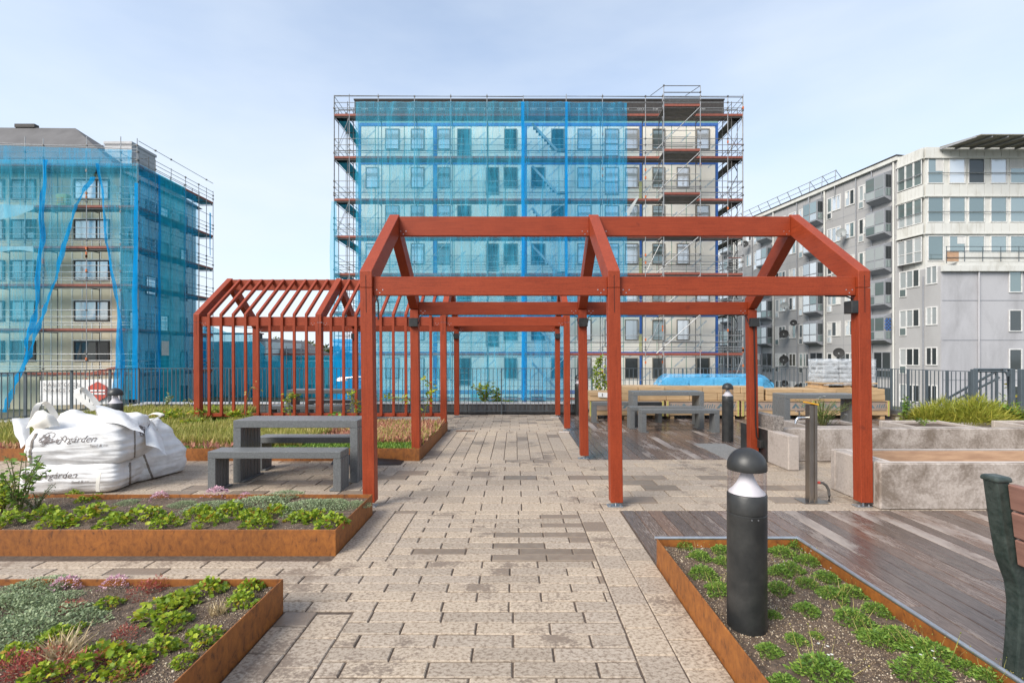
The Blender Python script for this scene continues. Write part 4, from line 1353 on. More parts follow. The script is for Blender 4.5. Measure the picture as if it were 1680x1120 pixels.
def add_window(par, loc, rot, w, h, bar=.07, splits=(), transom=None, frame='brownframe', pane='pane', depth=.10, alt=None, drapes=0.0):
    fr, panes, pm = window_mesh(w, h, bar, splits, transom, depth, frame)
    o = place('window', fr, par, loc, rot)
    for i, pn in enumerate(panes):
        mt = alt[i] if alt and i < len(alt) and alt[i] else pane
        if (i, mt) not in pm:
            pm[(i, mt)] = pn[4].mesh('pane', mt)
        q = bpy.data.objects.new('pane', pm[(i, mt)])
        col.objects.link(q)
        q.parent = o
        if drapes and random.random() < drapes:
            a, b, c, d = pn[:4]
            full = random.random()
            zz = c if full < .4 else c + (d - c) * random.uniform(.3, .7)
            aa, bb = (a, b) if random.random() < .5 else ((a, a + (b - a) * .45) if random.random() < .5 else (a + (b - a) * .5, b))
            key = (i, round(zz - c, 1), round(aa, 2), round(bb, 2))
            if key not in pm:
                pm[key] = MB().box(aa + .006, bb - .006, .026, .033, zz + .004, d - .004).mesh('curtain', 'curtain')
            q = bpy.data.objects.new('curtain', pm[key])
            col.objects.link(q)
            q.parent = o
    return o

# ---------------------------------------------------------------- middle block
DW = 37.0
cb = thing('apartment_building', 'tall block under construction in the middle, wrapped in scaffolding and blue net', 'building', (2, DW, GZ))
cX = lambda px: (px - VX) * DW / F
cZ = lambda py: EYE + (HZ - py) * DW / F
xl, xr = cX(588.5), cX(1178)
box('wall_core', 'tape', cb, xl, xr, DW + .03, DW + 13, GZ, cZ(190))
box('roof_parapet', 'membrane', cb, xl - .25, xr + .35, DW - .22, DW + 13.2, cZ(192), cZ(167))
box('roof_cap', 'membrane', cb, xl - .30, xr + .40, DW - .27, DW + 13.25, cZ(167) + .001, cZ(165))
bands = [202, 265, 327.5, 390, 452, 514.5, 577, 640, 695]
for i, b in enumerate(bands[:-1]):
    hgt = 5.0 if i in (0, 5) else 5.0
    box('blue_band', 'bluestrip', cb, xl, xr, DW - .03, DW + .028, cZ(b + hgt), cZ(b))
strips = [(588.5, 592), (711, 717), (857, 864), (1049.5, 1054), (1174, 1178)]
edges = []
x = 592.0
for (a, b) in strips[1:]:
    n = max(1, round((a - x) / 26.0))
    for k in range(n):
        edges.append((x + (a - x) * k / n, x + (a - x) * (k + 1) / n))
    x = b
pcache = {}
for i in range(8):
    zt, zb = cZ(bands[i] + 5.0) - .012, cZ(bands[i + 1]) + .012
    for (a, b) in edges:
        wd = round(cX(b) - cX(a) - .06, 2)
        ky = (wd, round(zt - zb, 2))
        if ky not in pcache:
            pcache[ky] = MB().box(-wd / 2, wd / 2, -.025, .0, 0, zt - zb).mesh('wall_board', 'board')
        if i == 7 and random.random() < .2:
            continue
        place('wall_board', pcache[ky], cb, ((cX(a) + cX(b)) / 2, DW + .028, zb))
    for (a, b) in strips:
        mt = 'bluestrip'
        if a == 1049.5 and i % 2 == 1 and i < 6:
            box('blue_strip', mt, cb, cX(a), cX(b), DW - .02, DW + .029, zb + 1.35, zt)
            box('insulation_strip', 'yellowboard', cb, cX(a - 1), cX(b), DW - .02, DW + .029, zb, zb + 1.34)
        else:
            box('blue_strip', mt, cb, cX(a), cX(b), DW - .02, DW + .029, zb, zt)
odd = [(632, 655, 0, 'pane'), (674, 696, 0, 'pane'), (718, 739, 0, 'pane'), (750, 772, 1, 'pane_dark'), (827, 848, 0, 'pane_dark'), (904, 926, 0, 'pane_dark'), (947, 970, 0, 'pane'), (992, 1015, 1, 'pane'), (1025, 1047, 0, 'pane'), (1070, 1091, 0, 'pane_green'), (1142, 1164, 0, 'pane')]
even = [(600, 621, 0, 'pane'), (674, 696, 0, 'pane'), (718, 739, 0, 'pane_green'), (797, 818, 1, 'pane_dark'), (826, 849, 0, 'pane_dark'), (871, 894, 0, 'pane_dark'), (947, 970, 0, 'pane'), (992, 1015, 1, 'pane'), (1025, 1047, 0, 'pane'), (1070, 1091, 0, 'pane_green'), (1110, 1131, 0, 'pane')]
for i in range(8):
    top = bands[i] + 9.5
    for (a, b, door, pn) in (odd if i % 2 == 0 else even):
        hh = 45 if door else 34
        if i == 6 and a > 1000: pn = 'pane_dark'
        if i == 7: pn = 'pane_dark'
        w, h = round(cX(b) - cX(a), 2), round(hh * DW / F, 2)
        add_window(cb, (round((cX(a) + cX(b)) / 2, 3), DW - .06, cZ(top + hh)), 0, w, h, .065, (), .45 if door else None, 'brownframe', pn, .09)
# printed marks on the membrane
tm = text_mesh('100', .36)
tm.materials.append(M['coping'])
tm2 = text_mesh('~~~~~', .30)
tm2.materials.append(M['coping'])
for k in range(23):
    px = 600 + k * 25
    for (q, zz, dx) in ((tm, 184.5, 0), ):
        o = place('printed_mark', q, cb, (cX(px) - .3, DW - .224, cZ(zz)))
        o.rotation_euler = (R(90), 0, 0)

# ---------------------------------------------------------------- scaffolding
def scaffold(t, us, vo, vi, decks, top, z0, f, toe='toe', plank='plank', inner=True, brace_every=3, r=.03, rails=(.38, .55, .95, 1.4), mat='scaf', stagger=0.0, tube_n=5, skip=(), gap=.10):
    """f maps (u, v, z) to the world; v from the outer to the inner row of standards"""
    for k, u in enumerate(us):
        MB().tube([f(u, vo, z0), f(u, vo, top + (stagger if k % 3 else stagger * .4))], r, tube_n).build('standard', mat, t)
        if inner:
            MB().tube([f(u, vi, z0), f(u, vi, decks[0] + 1.05)], r * .9, tube_n).build('standard', 'scafdark', t)
    u0, u1 = us[0], us[-1]
    lo = vo + .04 if vi > vo else vo - .04
    li = vi - gap if vi > vo else vi + gap
    def hexa(u_a, u_b, va, vb, za, zb):
        return MB().hexa([f(u_a, va, za), f(u_b, va, za), f(u_b, vb, za), f(u_a, vb, za), f(u_a, va, zb), f(u_b, va, zb), f(u_b, vb, zb), f(u_a, vb, zb)])
    for li_, z in enumerate(decks):
        for k in range(len(us) - 1):
            if (li_, k) in skip: continue
            a, b = us[k] + .02, us[k + 1] - .02
            m = MB()
            for q in range(3):
                va, vb = lo + (li - lo) * (q / 3 + .01), lo + (li - lo) * ((q + 1) / 3 - .01)
                m.hexa([f(a, va, z - .06), f(b, va, z - .06), f(b, vb, z - .06), f(a, vb, z - .06), f(a, va, z), f(b, va, z), f(b, vb, z), f(a, vb, z)])
            m.build('deck', plank, t)
            hexa(us[k] + .01, us[k + 1] - .01, vo - .01 if vi > vo else vo + .01, vo + .03 if vi > vo else vo - .03, z - .02, z + .14).build('toe_board', toe, t)
        for h in rails:
            MB().tube([f(u0, vo, z + h), f(u1, vo, z + h)], r * .8, tube_n).build('guard_rail', mat, t)
        MB().tube([f(u0, vo, z - .13), f(u1, vo, z - .13)], r * .8, tube_n).build('ledger', 'scafdark', t)
        MB().tube([f(u0, vi, z + .9), f(u1, vi, z + .9)], r * .7, tube_n).build('ledger', 'scafdark', t)
        m = MB()
        for u in us:
            m.bar(f(u, vo, z - .12), f(u, vi, z - .12), .05, .05)
            for h in rails:
                if random.random() < .5:
                    p = Vector(f(u, vo, z + h))
                    m.box(p.x - .05, p.x + .05, p.y - .05, p.y + .05, p.z - .05, p.z + .05)
        o = m.build('transom', 'scafdark', t)
    if brace_every:
        for k in range(0, len(us) - 1, brace_every):
            for j in range(len(decks) - 1):
                if (k + j) % 2 == 0:
                    MB().tube([f(us[k], vo, decks[j + 1] + .1), f(us[k + 1], vo, decks[j] - .1)], r * .7, tube_n).build('brace', mat, t)

def couplers(t, pts):
    m = MB()
    for p in pts:
        m.box(p[0] - .045, p[0] + .045, p[1] - .055, p[1] + .02, p[2] - .09, p[2] + .09)
    m.build('couplers', 'orange', t, kind='stuff')

SO, SI = 35.2, 36.12
sX = lambda px: (px - VX) * SO / F
sZ = lambda py: EYE + (HZ - py) * SO / F
levels = [sZ(p) for p in (190, 259.5, 329, 389.5, 451, 514, 582, 655)]
idf = lambda u, v, z: (u, v, z)
sc1 = thing('scaffolding', 'scaffolding along the front of the tall middle block', 'scaffolding', (2, SO, GZ))
front_px = [548, 573, 620.5, 680, 739.5, 799, 858.5, 929, 988.5, 1059, 1087, 1149, 1194, 1219]
scaffold(sc1, [sX(p) for p in front_px], SO, SI, levels, sZ(158), GZ, idf, stagger=.15, gap=.22)
MB().tube([P(548, 157, SO), P(858, 159, SO)], .022, 5).build('guard_rail', 'scafdark', sc1)
MB().tube([P(929, 158, SO), P(1219, 160, SO)], .022, 5).build('guard_rail', 'scafdark', sc1)
couplers(sc1, [tuple(P(random.choice(front_px[8:]), random.uniform(170, 640), SO - .03)) for _ in range(34)])
# stair flights in the bay behind the net
for zy in (190, 259.5, 329, 389.5, 451, 514, 582):
    a, b = P(873, zy + 13, SO + .5), P(914, zy + 57, SO + .5)
    st = MB().bar(a, b, .06, .16).build('stair_flight', 'scaf', sc1)
    m = MB()
    for k in range(1, 9):
        p = a.lerp(b, k / 9)
        m.box(p.x - .12, p.x + .12, p.y - .02, p.y + .5, p.z - .02, p.z + .02)
    m.build('stair_treads', 'plank', st, kind='stuff')
    MB().bar(b + Vector((0, 0, -.02)), P(928, zy + 57, SO + .5), .5, .07).build('landing', 'plank', sc1)
# side runs that go back along both flanks
scl = thing('scaffolding', 'scaffolding along the left flank of the tall middle block', 'scaffolding', (sX(548), 40, GZ))
yf = lambda u, v, z: (v, u, z)
ys = [35.25 + 2.4 * k for k in range(6)]
scaffold(scl, ys, sX(548) + .02, xl - .25, levels[:7], sZ(158), GZ, yf, plank='planknet', toe='planknet', brace_every=2, r=.026)
scr = thing('scaffolding', 'scaffolding along the right flank of the tall middle block', 'scaffolding', (sX(1219), 40, GZ))
scaffold(scr, ys, sX(1219) - .02, xr + .25, levels[:7], sZ(160), GZ, yf, brace_every=1, r=.026)
for k, zy in enumerate(range(225, 640, 31)):
    a = P(1196 + (k % 2) * 14, zy + 26, 36.0); b = P(1210 - (k % 2) * 14, zy, 36.0)
    MB().bar(a, b, .05, .05).build('ladder', 'scafdark', scr)
    MB().tube([P(1193, zy + 12, 35.6), P(1217, zy + 12, 35.6)], .03, 5).build('guard_rail', 'toe' if k % 3 == 0 else 'scafdark', scr)
# projecting loading bay
scb = thing('scaffolding', 'projecting loading bay of the scaffolding at the right of the tall block', 'scaffolding', (sX(1118), 34, GZ))
DB = 33.7
bayz = [EYE + (HZ - p) * DB / F for p in (174, 247.5, 319, 385, 450, 515, 582)]
bu = [(1089 - VX) * DB / F, (1149 - VX) * DB / F]
scaffold(scb, bu, DB, SO - .05, bayz, EYE + (HZ - 141) * DB / F, GZ, idf, inner=False, brace_every=0, toe='toe')
for i in range(6):
    MB().tube([(bu[0] - .5, DB, bayz[i + 1] + .1), (bu[1], DB, bayz[i] - .05)], .03, 5).build('brace', 'scaf', scb)
for u in bu:
    for (za, zb) in ((141, 128), ):
        MB().tube([(u, DB, EYE + (HZ - 141) * DB / F), (u - .5, SO, EYE + (HZ - 157) * SO / F)], .022, 5).build('guard_rail', 'scafdark', scb)
MB().tube([(bu[0], DB, EYE + (HZ - 141) * DB / F), (bu[1], DB, EYE + (HZ - 141) * DB / F)], .025, 5).build('guard_rail', 'scafdark', scb)
MB().tube([(bu[0], DB, EYE + (HZ - 152) * DB / F), (bu[1], DB, EYE + (HZ - 152) * DB / F)], .025, 5).build('guard_rail', 'scafdark', scb)

def sheet(name, label, cat, mat, corner, nu, nv, wob=.06, group=None, seed=0.0, freq=1.1):
    """hung sheet: corner(u, v) gives the flat point, small folds are added in depth"""
    t = thing(name, label, cat, corner(.5, 1.0), group)
    rows = []
    for j in range(nv + 1):
        r = []
        for i in range(nu + 1):
            p = Vector(corner(i / nu, j / nv))
            p.y += wob * noise.noise((p.x * freq + seed, p.z * .35, seed)) + wob * .5 * noise.noise((p.x * freq * 3 + seed, p.z * .8, seed + 5))
            p.x += wob * .5 * noise.noise((p.y * freq + seed, p.z * .5 + p.y, seed + 9))
            r.append(p)
        rows.append(r)
    MB().grid(rows).build('net', mat, t, smooth='all')
    return t
def rect(pa, pb, ya, yb, d):
    return lambda u, v: P(pa + (pb - pa) * u, ya + (yb - ya) * v, d)
NG = 'blue safety nets hung on the scaffolding'
sheet('safety_net', 'wide pale blue net over the left half of the tall block', 'safety net', 'net', rect(583, 861, 167, 657, SO - .16), 110, 60, .15, NG, 1, 1.6)
sheet('safety_net', 'deeper blue net strip over the stair bay of the tall block', 'safety net', 'net2', rect(856, 932, 167, 657, SO - .34), 40, 60, .14, NG, 2, 1.8)
sheet('safety_net', 'blue net between the stair bay and the uncovered bays of the tall block', 'safety net', 'net2', rect(929, 1029, 168, 520, SO - .16), 50, 50, .15, NG, 3, 1.7)
sheet('safety_net', 'dense blue net at the lower left corner of the tall block', 'safety net', 'netfold', rect(547, 586, 556, 657, SO - .12), 14, 12, .12, NG, 4)
sheet('safety_net', 'thin blue net hanging free down the left corner of the tall block', 'safety net', 'net', lambda u, v: P(544 + 22 * u * (.4 + .6 * v) - 3 * math.sin(v * 3.1), 330 + 230 * v, SO - .15), 8, 20, .1, NG, 5)
for (a, b, nm) in ((855.5, 860.5, 'left'), (927, 931, 'right')):
    sheet('safety_net', f'gathered blue net seam down the {nm} side of the stair bay', 'safety net', 'netfold', rect(a, b, 167, 655, SO - .28), 4, 40, .06, NG, 6 + a)
sheet('tarpaulin', 'pale tarpaulin sagging under the scaffold beside the net edge', 'tarpaulin', 'tarp', lambda u, v: P(990 + 60 * u, 257 + 2 * math.sin(u * 3.1) + 7 * v * (.8 + .2 * math.sin(u * 14)), SO + .06 + .5 * v), 24, 4, .05, None, 8)
sheet('tarpaulin', 'twisted pale plastic hanging beside the net edge on the tall block', 'tarpaulin', 'tarp', lambda u, v: P(1046 - 20 * v + (3 + 7 * v) * u - 4 * v, 322 + 32 * v, SO - .06), 6, 8, .08, None, 9)

# ---------------------------------------------------------------- left block
DL = 35.0
lb = thing('apartment_building', 'beige block with hipped grey roof behind scaffolding on the left', 'building', (-34, DL, GZ))
LX0, LX1 = -47.0, -28.35
lZ = lambda py: EYE + (HZ - py) * DL / F
lX = lambda px: (px - VX) * DL / F
LT = 14.6
box('front_wall', 'beige', lb, LX0, LX1, DL, DL + .3, GZ, LT)
box('side_wall', 'clap', lb, LX1 - .3, LX1, DL + .301, 43.2, GZ, LT)
m = MB()
z = GZ + .1
while z < LT - .2:
    m.hexa([(LX1 + .001, DL + .31, z), (LX1 + .035, DL + .31, z), (LX1 + .035, 43.2, z), (LX1 + .001, 43.2, z), (LX1 + .001, DL + .31, z + .27), (LX1 + .006, DL + .31, z + .27), (LX1 + .006, 43.2, z + .27), (LX1 + .001, 43.2, z + .27)])
    z += .28
m.build('lap_siding', 'clap', lb, kind='stuff')
rv = [(LX0 - 12, DL - .4, LT), (LX1 + .4, DL - .4, LT), (LX1 + .4, 43.6, LT), (LX0 - 12, 43.6, LT), (LX0 - 12, 39.2, 20.0), (-35.4, 39.2, 19.8)]
m = MB(); m.v = rv; m.f = [(0, 1, 5, 4), (1, 2, 5), (2, 3, 4, 5), (0, 4, 3), (0, 3, 2, 1)]
rf = m.build('roof', 'roof', lb)
c = box('stair_head', 'zinc', rf, (172 - VX) * 38 / F, (216 - VX) * 38 / F, 38, 40.5, 14.7, 18.0)
box('stair_head_cap', 'zinc', rf, (170.5 - VX) * 38 / F, (217 - VX) * 38 / F, 37.95, 40.6, 18.001, 18.2)
MB().box(-40.2, -38.6, 39.1, 39.5, 19.85, 20.12).build('ridge_vent', 'membrane', rf)
wins = []
for i, py in enumerate((294, 360, 427, 493.5, 559)):
    for (a, b, s) in ((122, 180, .64), (18.5, 59, .64), (-40, 8, .64), (-95, -55, .5)):
        pn = 'pane_dark' if (i == 4) else ('pane' if a == 122 else 'pane_green')
        add_window(lb, (round((lX(a) + lX(b)) / 2, 3), DL - .07, lZ(py + 33.5)), 0, round(lX(b) - lX(a), 2), 1.47, .09, (s,), None, 'darkframe', pn, .075)
    # white trims round the window column
for px in (-10, 66, 84, 101, 118.5, 135, 151, 165.5, 182.5, 197):
    for i in range(6):
        zt = LT - .05 if i == 0 else lZ((294, 360, 427, 493.5, 559)[i - 1] + 35)
        zb = lZ((294, 360, 427, 493.5, 559)[i] - 1.5) if i < 5 else GZ
        if i == 5 or 119 < px < 182 or True:
            box('batten', 'batten', lb, lX(px) - .03, lX(px) + .03, DL - .022, DL - .001, zb, zt)
    if not (119 < px < 182):
        for i in range(5):
            py = (294, 360, 427, 493.5, 559)[i]
            box('batten', 'batten', lb, lX(px) - .03, lX(px) + .03, DL - .022, DL - .001, lZ(py + 35), lZ(py - 1.5))
for i, py in enumerate((294, 360, 427, 493.5, 559)):
    for (a, b) in ((118.5, 183), (16, 62)):
        box('trim', 'batten', lb, lX(a), lX(b), DL - .03, DL - .0225, lZ(py - .2), lZ(py - 2))
# windows on the flank
for i in range(6):
    for (y, w) in ((36.1, .8), (37.9, 1.2), (39.3, 1.0), (41.6, .9)):
        add_window(lb, (LX1 + .07, y, 12.0 - i * 2.9), R(90), w, 1.5, .10, (), None, 'darkframe', 'pane_dark' if (i + int(y)) % 3 else 'pane', .075)
DS = 33.5
zs = [EYE + (HZ - p) * DS / F for p in (272, 340, 407, 469, 542, 614)]
sl = thing('scaffolding', 'scaffolding along the front of the beige left block', 'scaffolding', (-34, DS, GZ))
scaffold(sl, [(p - VX) * DS / F for p in (-70, -10, 41, 71, 142, 198, 225)], DS, 34.55, zs, EYE + (HZ - 229) * DS / F, GZ, idf, stagger=.2, brace_every=0)
MB().tube([P(-70, 232, DS), P(225, 245, DS)], .025, 5).build('guard_rail', 'scaf', sl)
couplers(sl, [tuple(P(random.choice((142, 142, 198, 71)), random.uniform(280, 640), DS - .03)) for _ in range(26)])
ss = thing('scaffolding', 'scaffolding along the right flank of the beige left block', 'scaffolding', (-26, 37, GZ))
scaffold(ss, [33.6, 35.2, 36.8, 38.4, 40.0, 41.0, 41.9], -26.0, -27.2, zs, EYE + (HZ - 246) * DS / F, GZ, yf, plank='planknet', brace_every=0, r=.028, rails=(.4, .7, 1.0, 1.75))
def curve(pts):
    """piecewise linear x(y) through photo points"""
    def f(y):
        for (y0, x0), (y1, x1) in zip(pts[:-1], pts[1:]):
            if y <= y1:
                return x0 + (x1 - x0) * (y - y0) / (y1 - y0)
        return pts[-1][1]
    return f
c1 = curve([(262, 76), (300, 73), (340, 70), (400, 67), (440, 65), (500, 58), (540, 51), (590, 38), (640, 21), (692, 3)])
c2 = curve([(262, 165), (300, 150), (335, 127), (380, 113), (440, 98), (500, 78), (545, 63), (600, 42), (640, 24), (692, 5)])
c3 = curve([(262, 158), (300, 163), (340, 168), (380, 172), (430, 180), (480, 188), (520, 193), (560, 192), (600, 190), (640, 188)])
def between(ca, cb_, ya, yb, d, bulge=0.0):
    def f(u, v):
        y = ya + (yb - ya) * v
        a, b = ca(y), cb_(y)
        return P(a + (b - a) * u, y, d)
    return f
k_ = lambda v: (lambda y: v)
DN = 33.25
sheet('safety_net', 'pale blue net over the left half of the beige block', 'safety net', 'net', between(k_(-75), c1, 262, 692, DN), 40, 40, .10, NG, 21)
sheet('safety_net', 'thin tapering blue net left of the open beige bay', 'safety net', 'net', between(c1, c2, 262, 640, DN - .05), 14, 40, .08, NG, 22)
sheet('safety_net', 'gathered blue net rope slanting down the beige block', 'safety net', 'netfold', between(lambda y: c1(y) - 4 - 1.2 * math.sin(y * .06), lambda y: c1(y) + 4 + 1.5 * math.sin(y * .085), 262, 692, DN - .2), 8, 70, .22, NG, 23, 3)
sheet('safety_net', 'gathered blue net edge left of the open beige bay', 'safety net', 'netfold', between(lambda y: c2(y) - 5 - 2 * math.sin(y * .05), lambda y: c2(y) + 1.5 + math.sin(y * .09), 290, 600, DN - .25), 8, 60, .20, NG, 24, 3)
sheet('safety_net', 'pale blue net at the right corner of the beige block front', 'safety net', 'net', between(c3, k_(226), 268, 655, DN), 14, 40, .10, NG, 25)
sheet('safety_net', 'gathered blue net edge right of the open beige bay', 'safety net', 'netfold', between(lambda y: c3(y) - 1, lambda y: c3(y) + 3 + 8 * max(0, (y - 430) / 150), 268, 640, DN - .18), 8, 60, .2, NG, 26, 3)
sheet('safety_net', 'blue net rolled along the top guard rail of the beige block', 'safety net', 'net2', lambda u, v: P(-75 + 292 * u, 236 + 10 * u + (262 - 232) * v, DN + .1), 40, 6, .06, NG, 27)
sheet('safety_net', 'gathered blue net at the corner pole of the beige block', 'safety net', 'netfold', between(lambda y: 219 - (y - 340) * .01, lambda y: 226, 300, 655, DN - .1), 4, 36, .08, NG, 28)
side = lambda y0, y1, za, zb: (lambda u, v: Vector((-25.9, y0 + (y1 - y0) * u, za + (zb - za) * v)))
sheet('safety_net', 'deep blue net on the near half of the beige block flank', 'safety net', 'net2', side(33.5, 35.4, 14.7, GZ), 16, 40, .10, NG, 31)
sheet('safety_net', 'teal net on the middle of the beige block flank', 'safety net', 'netteal', side(35.3, 38.2, 14.7, GZ), 20, 40, .10, NG, 32)
sheet('safety_net', 'blue net on the far end of the beige block flank', 'safety net', 'net2', side(38.1, 39.7, 14.5, GZ), 14, 40, .10, NG, 33)
sheet('safety_net', 'gathered blue net seam on the beige block flank', 'safety net', 'netfold', lambda u, v: Vector((-25.82, 35.25 + .22 * u, 14.6 + (GZ - 14.6) * v)), 4, 40, .10, NG, 34)
sheet('safety_net', 'torn blue net hanging from the far corner of the beige block', 'safety net', 'netfold', lambda u, v: Vector((-25.85, 41.2 + .25 * u * (1 - .6 * v), 13.6 - 3.6 * v)), 4, 14, .15, NG, 35)
sheet('tarpaulin', 'grey white tarpaulin hanging on the second scaffold deck, far left', 'tarpaulin', 'tarp', lambda u, v: P(-30 + 85 * u, 334 + 3 * u + (28 - 22 * u * u) * v, DN + .14), 16, 6, .12, None, 36)
sheet('tarpaulin', 'grey white tarpaulin edge hanging on the third scaffold deck, far left', 'tarpaulin', 'tarp', lambda u, v: P(-30 + 85 * u, 404 + (8 + 2 * math.sin(u * 7)) * v, DN + .14), 16, 3, .08, None, 37)
sheet('tarpaulin', 'pale sheet folded over the flank net of the beige block', 'tarpaulin', 'tarp', lambda u, v: Vector((-25.75, 35.5 + .75 * u, 2.6 - 1.05 * v + .0 * u)), 6, 6, .06, None, 38)
t = thing('insulation_pack', 'yellow pack standing on the top scaffold deck behind the net', 'pack', P(95, 331, 33.9))
MB().box(-33.9 + 2.05, -31.1, 33.75, 34.2, zs[1] + .002, zs[1] + 1.02).build('pack_body', 'yellowboard', t, bevel=.05)
MB().box(-31.7, -31.3, 33.73, 33.7499, zs[1] + .35, zs[1] + .75).build('pack_print', 'yellow', t)
# banner
t = thing('banner', 'white site banner with red hexagon behind the left railing', 'banner', P(130, 665, 33.2))
rows = [[P(66 + 130 * i / 20, 624 + 41 * j / 6 - 3 * (i / 20), 33.2) + Vector((0, .05 * noise.noise((i * .6, j * .5, 1)), 0)) for i in range(21)] for j in range(7)]
MB().grid(rows).build('banner_sheet', 'paper', t, smooth='all')
hx, hz = XZ(160.5, 642, 33.1)
MB().prism([(hx + .72 * math.sin(R(60 * k)), 33.08, hz + .68 * math.cos(R(60 * k))) for k in range(6)], (0, .01, 0)).build('hexagon', 'redprint', t)
for (txt, s, px, py, mt) in (('HÄR BYGGER', .40, 71, 634, 'ink'), ('NYA BOSTÄDER', .36, 71, 643, 'ink')):
    me = text_mesh(txt, s); me.materials.append(M[mt])
    o = place('lettering', me, t, P(px, py, 33.08)); o.rotation_euler = (R(90), 0, 0)
for (a, b, zy) in ((148, 153, 640.5), (154.5, 159, 640.5), (161, 172, 640.5), (148, 172, 645.5)):
    p, q = P(a, zy, 33.06), P(b, zy, 33.06)
    MB().box(p.x, q.x, 33.06, 33.07, p.z - .06, p.z + .06).build('lettering', 'paper', t)
sx0 = P(64, 615, 33.3); sx1 = P(190, 606, 33.3)
t = thing('scaffold_board', 'red brown board leaning along the foot of the left scaffolding', 'board', sx1)
MB().bar(P(142, 614, 33.1), P(192, 603, 33.1), .04, .18).build('board_body', 'toe', t)

# ---------------------------------------------------------------- low netted house and roof between the blocks
lh = thing('low_building', 'low house under bright blue netting between the two blocks', 'building', (-22, 46, GZ))
DH = 46.5
hX = lambda px: (px - VX) * DH / F
hZ = lambda py: EYE + (HZ - py) * DH / F
box('wall', 'clap', lh, hX(322), hX(566), DH, DH + 8, GZ, hZ(592))
box('upper_wall', 'clap', lh, hX(322), hX(434), DH + .2, DH + 8, hZ(592) + .001, hZ(560))
for k in range(7):
    add_window(lh, (hX(350 + k * 32), DH - .08, hZ(655)), 0, 1.0, 1.5, .1, (), None, 'whiteframe', 'pane_dark')
m = MB(); m.v = [(hX(395), DH + 3, hZ(552)), (hX(395), DH + 14, hZ(552)), (hX(468), DH + 3, hZ(587)), (hX(468), DH + 14, hZ(587)), (hX(395), DH + 3, hZ(590)), (hX(395), DH + 14, hZ(590))]
m.f = [(0, 2, 3, 1), (0, 4, 2), (1, 3, 5), (4, 5, 3, 2), (0, 1, 5, 4)]
m.build('roof', 'roof', lh)
box('deck', 'toe', lh, hX(430), hX(560), DH - 1.4, DH - .3, hZ(582), hZ(580))
box('deck', 'toe', lh, hX(360), hX(436), DH - 1.4, DH - .3, hZ(549), hZ(547))
for px in (345, 362, 381, 402, 424, 446, 470, 494, 520, 545, 562):
    MB().tube([P(px, 680, DH - 1.4), P(px, 528 if px < 430 else 568, DH - 1.4)], .035, 5).build('standard', 'scaf', lh)
MB().tube([P(430, 572, DH - 1.4), P(562, 572, DH - 1.4)], .03, 5).build('guard_rail', 'scaf', lh)
MB().tube([P(345, 533, DH - 1.4), P(436, 540, DH - 1.4)], .03, 5).build('guard_rail', 'scaf', lh)
cy = curve([(320, 533), (345, 534), (372, 545), (400, 546), (420, 552), (436, 572)])
sheet('safety_net', 'bright blue net draped over the taller part of the low house', 'safety net', 'netteal', lambda u, v: P(322 + 112 * u, cy(322 + 112 * u) + (672 - cy(322 + 112 * u)) * v, DH - 1.5), 50, 30, .35, NG, 41, .8)
sheet('safety_net', 'gathered blue net at the left end of the low house', 'safety net', 'netfold', rect(332, 346, 536, 672, DH - 1.8), 6, 24, .2, NG, 42)
sheet('safety_net', 'bright blue net draped over the lower part of the low house', 'safety net', 'netteal', lambda u, v: P(430 + 136 * u, 583 + (672 - 583) * v + (12 * max(0, u - .92) / .08) * (1 - v), DH - 1.5), 60, 24, .35, NG, 43, .8)

# ---------------------------------------------------------------- right block
rb = thing('apartment_building', 'grey concrete block with bay windows and glazed top floors on the right', 'building', (29.3, 35, GZ))
O_ = Vector((29.3, 35.0, 0))
U_ = Vector((-.18, 1.0, 0)).normalized()        # along the long facade, away from the camera
N_ = Vector((-U_.y, U_.x, 0))                   # outwards
ROT = math.atan2(-U_.y, -U_.x)
def fw(t, z, out=0.0):
    p = O_ + U_ * t + N_ * out
    return Vector((p.x, p.y, z))
def fbox(name, mat, par, t0, t1, z0, z1, o0, o1, bevel=0):
    a, b = fw(t0, 0, o0), fw(t1, 0, o0)
    c, d = fw(t1, 0, o1), fw(t0, 0, o1)
    return MB().hexa([(p.x, p.y, z0) for p in (a, b, c, d)] + [(p.x, p.y, z1) for p in (a, b, c, d)]).build(name, mat, par, bevel=bevel)
TOPR = 16.3
fbox('long_wall', 'greywall', rb, 2.0, 34, GZ, TOPR, -10, 0)
fbox('roof_fascia', 'clad', rb, 1.9, 34.2, TOPR + .001, TOPR + .32, -10.2, .22)
fbox('roof_edge', 'membrane', rb, 1.85, 34.3, TOPR + .321, TOPR + .40, -10.3, .27)
rowz = [14.8 - 2.74 * k for k in range(7)]
for k, z in enumerate(rowz):
    fbox('floor_joint', 'baygrey', rb, 2.1, 34, z - 1.42, z - 1.39, .0005, .008)
pal = ['pane', 'pane', 'pane', 'pane_green', 'pane_dark']
bays = []
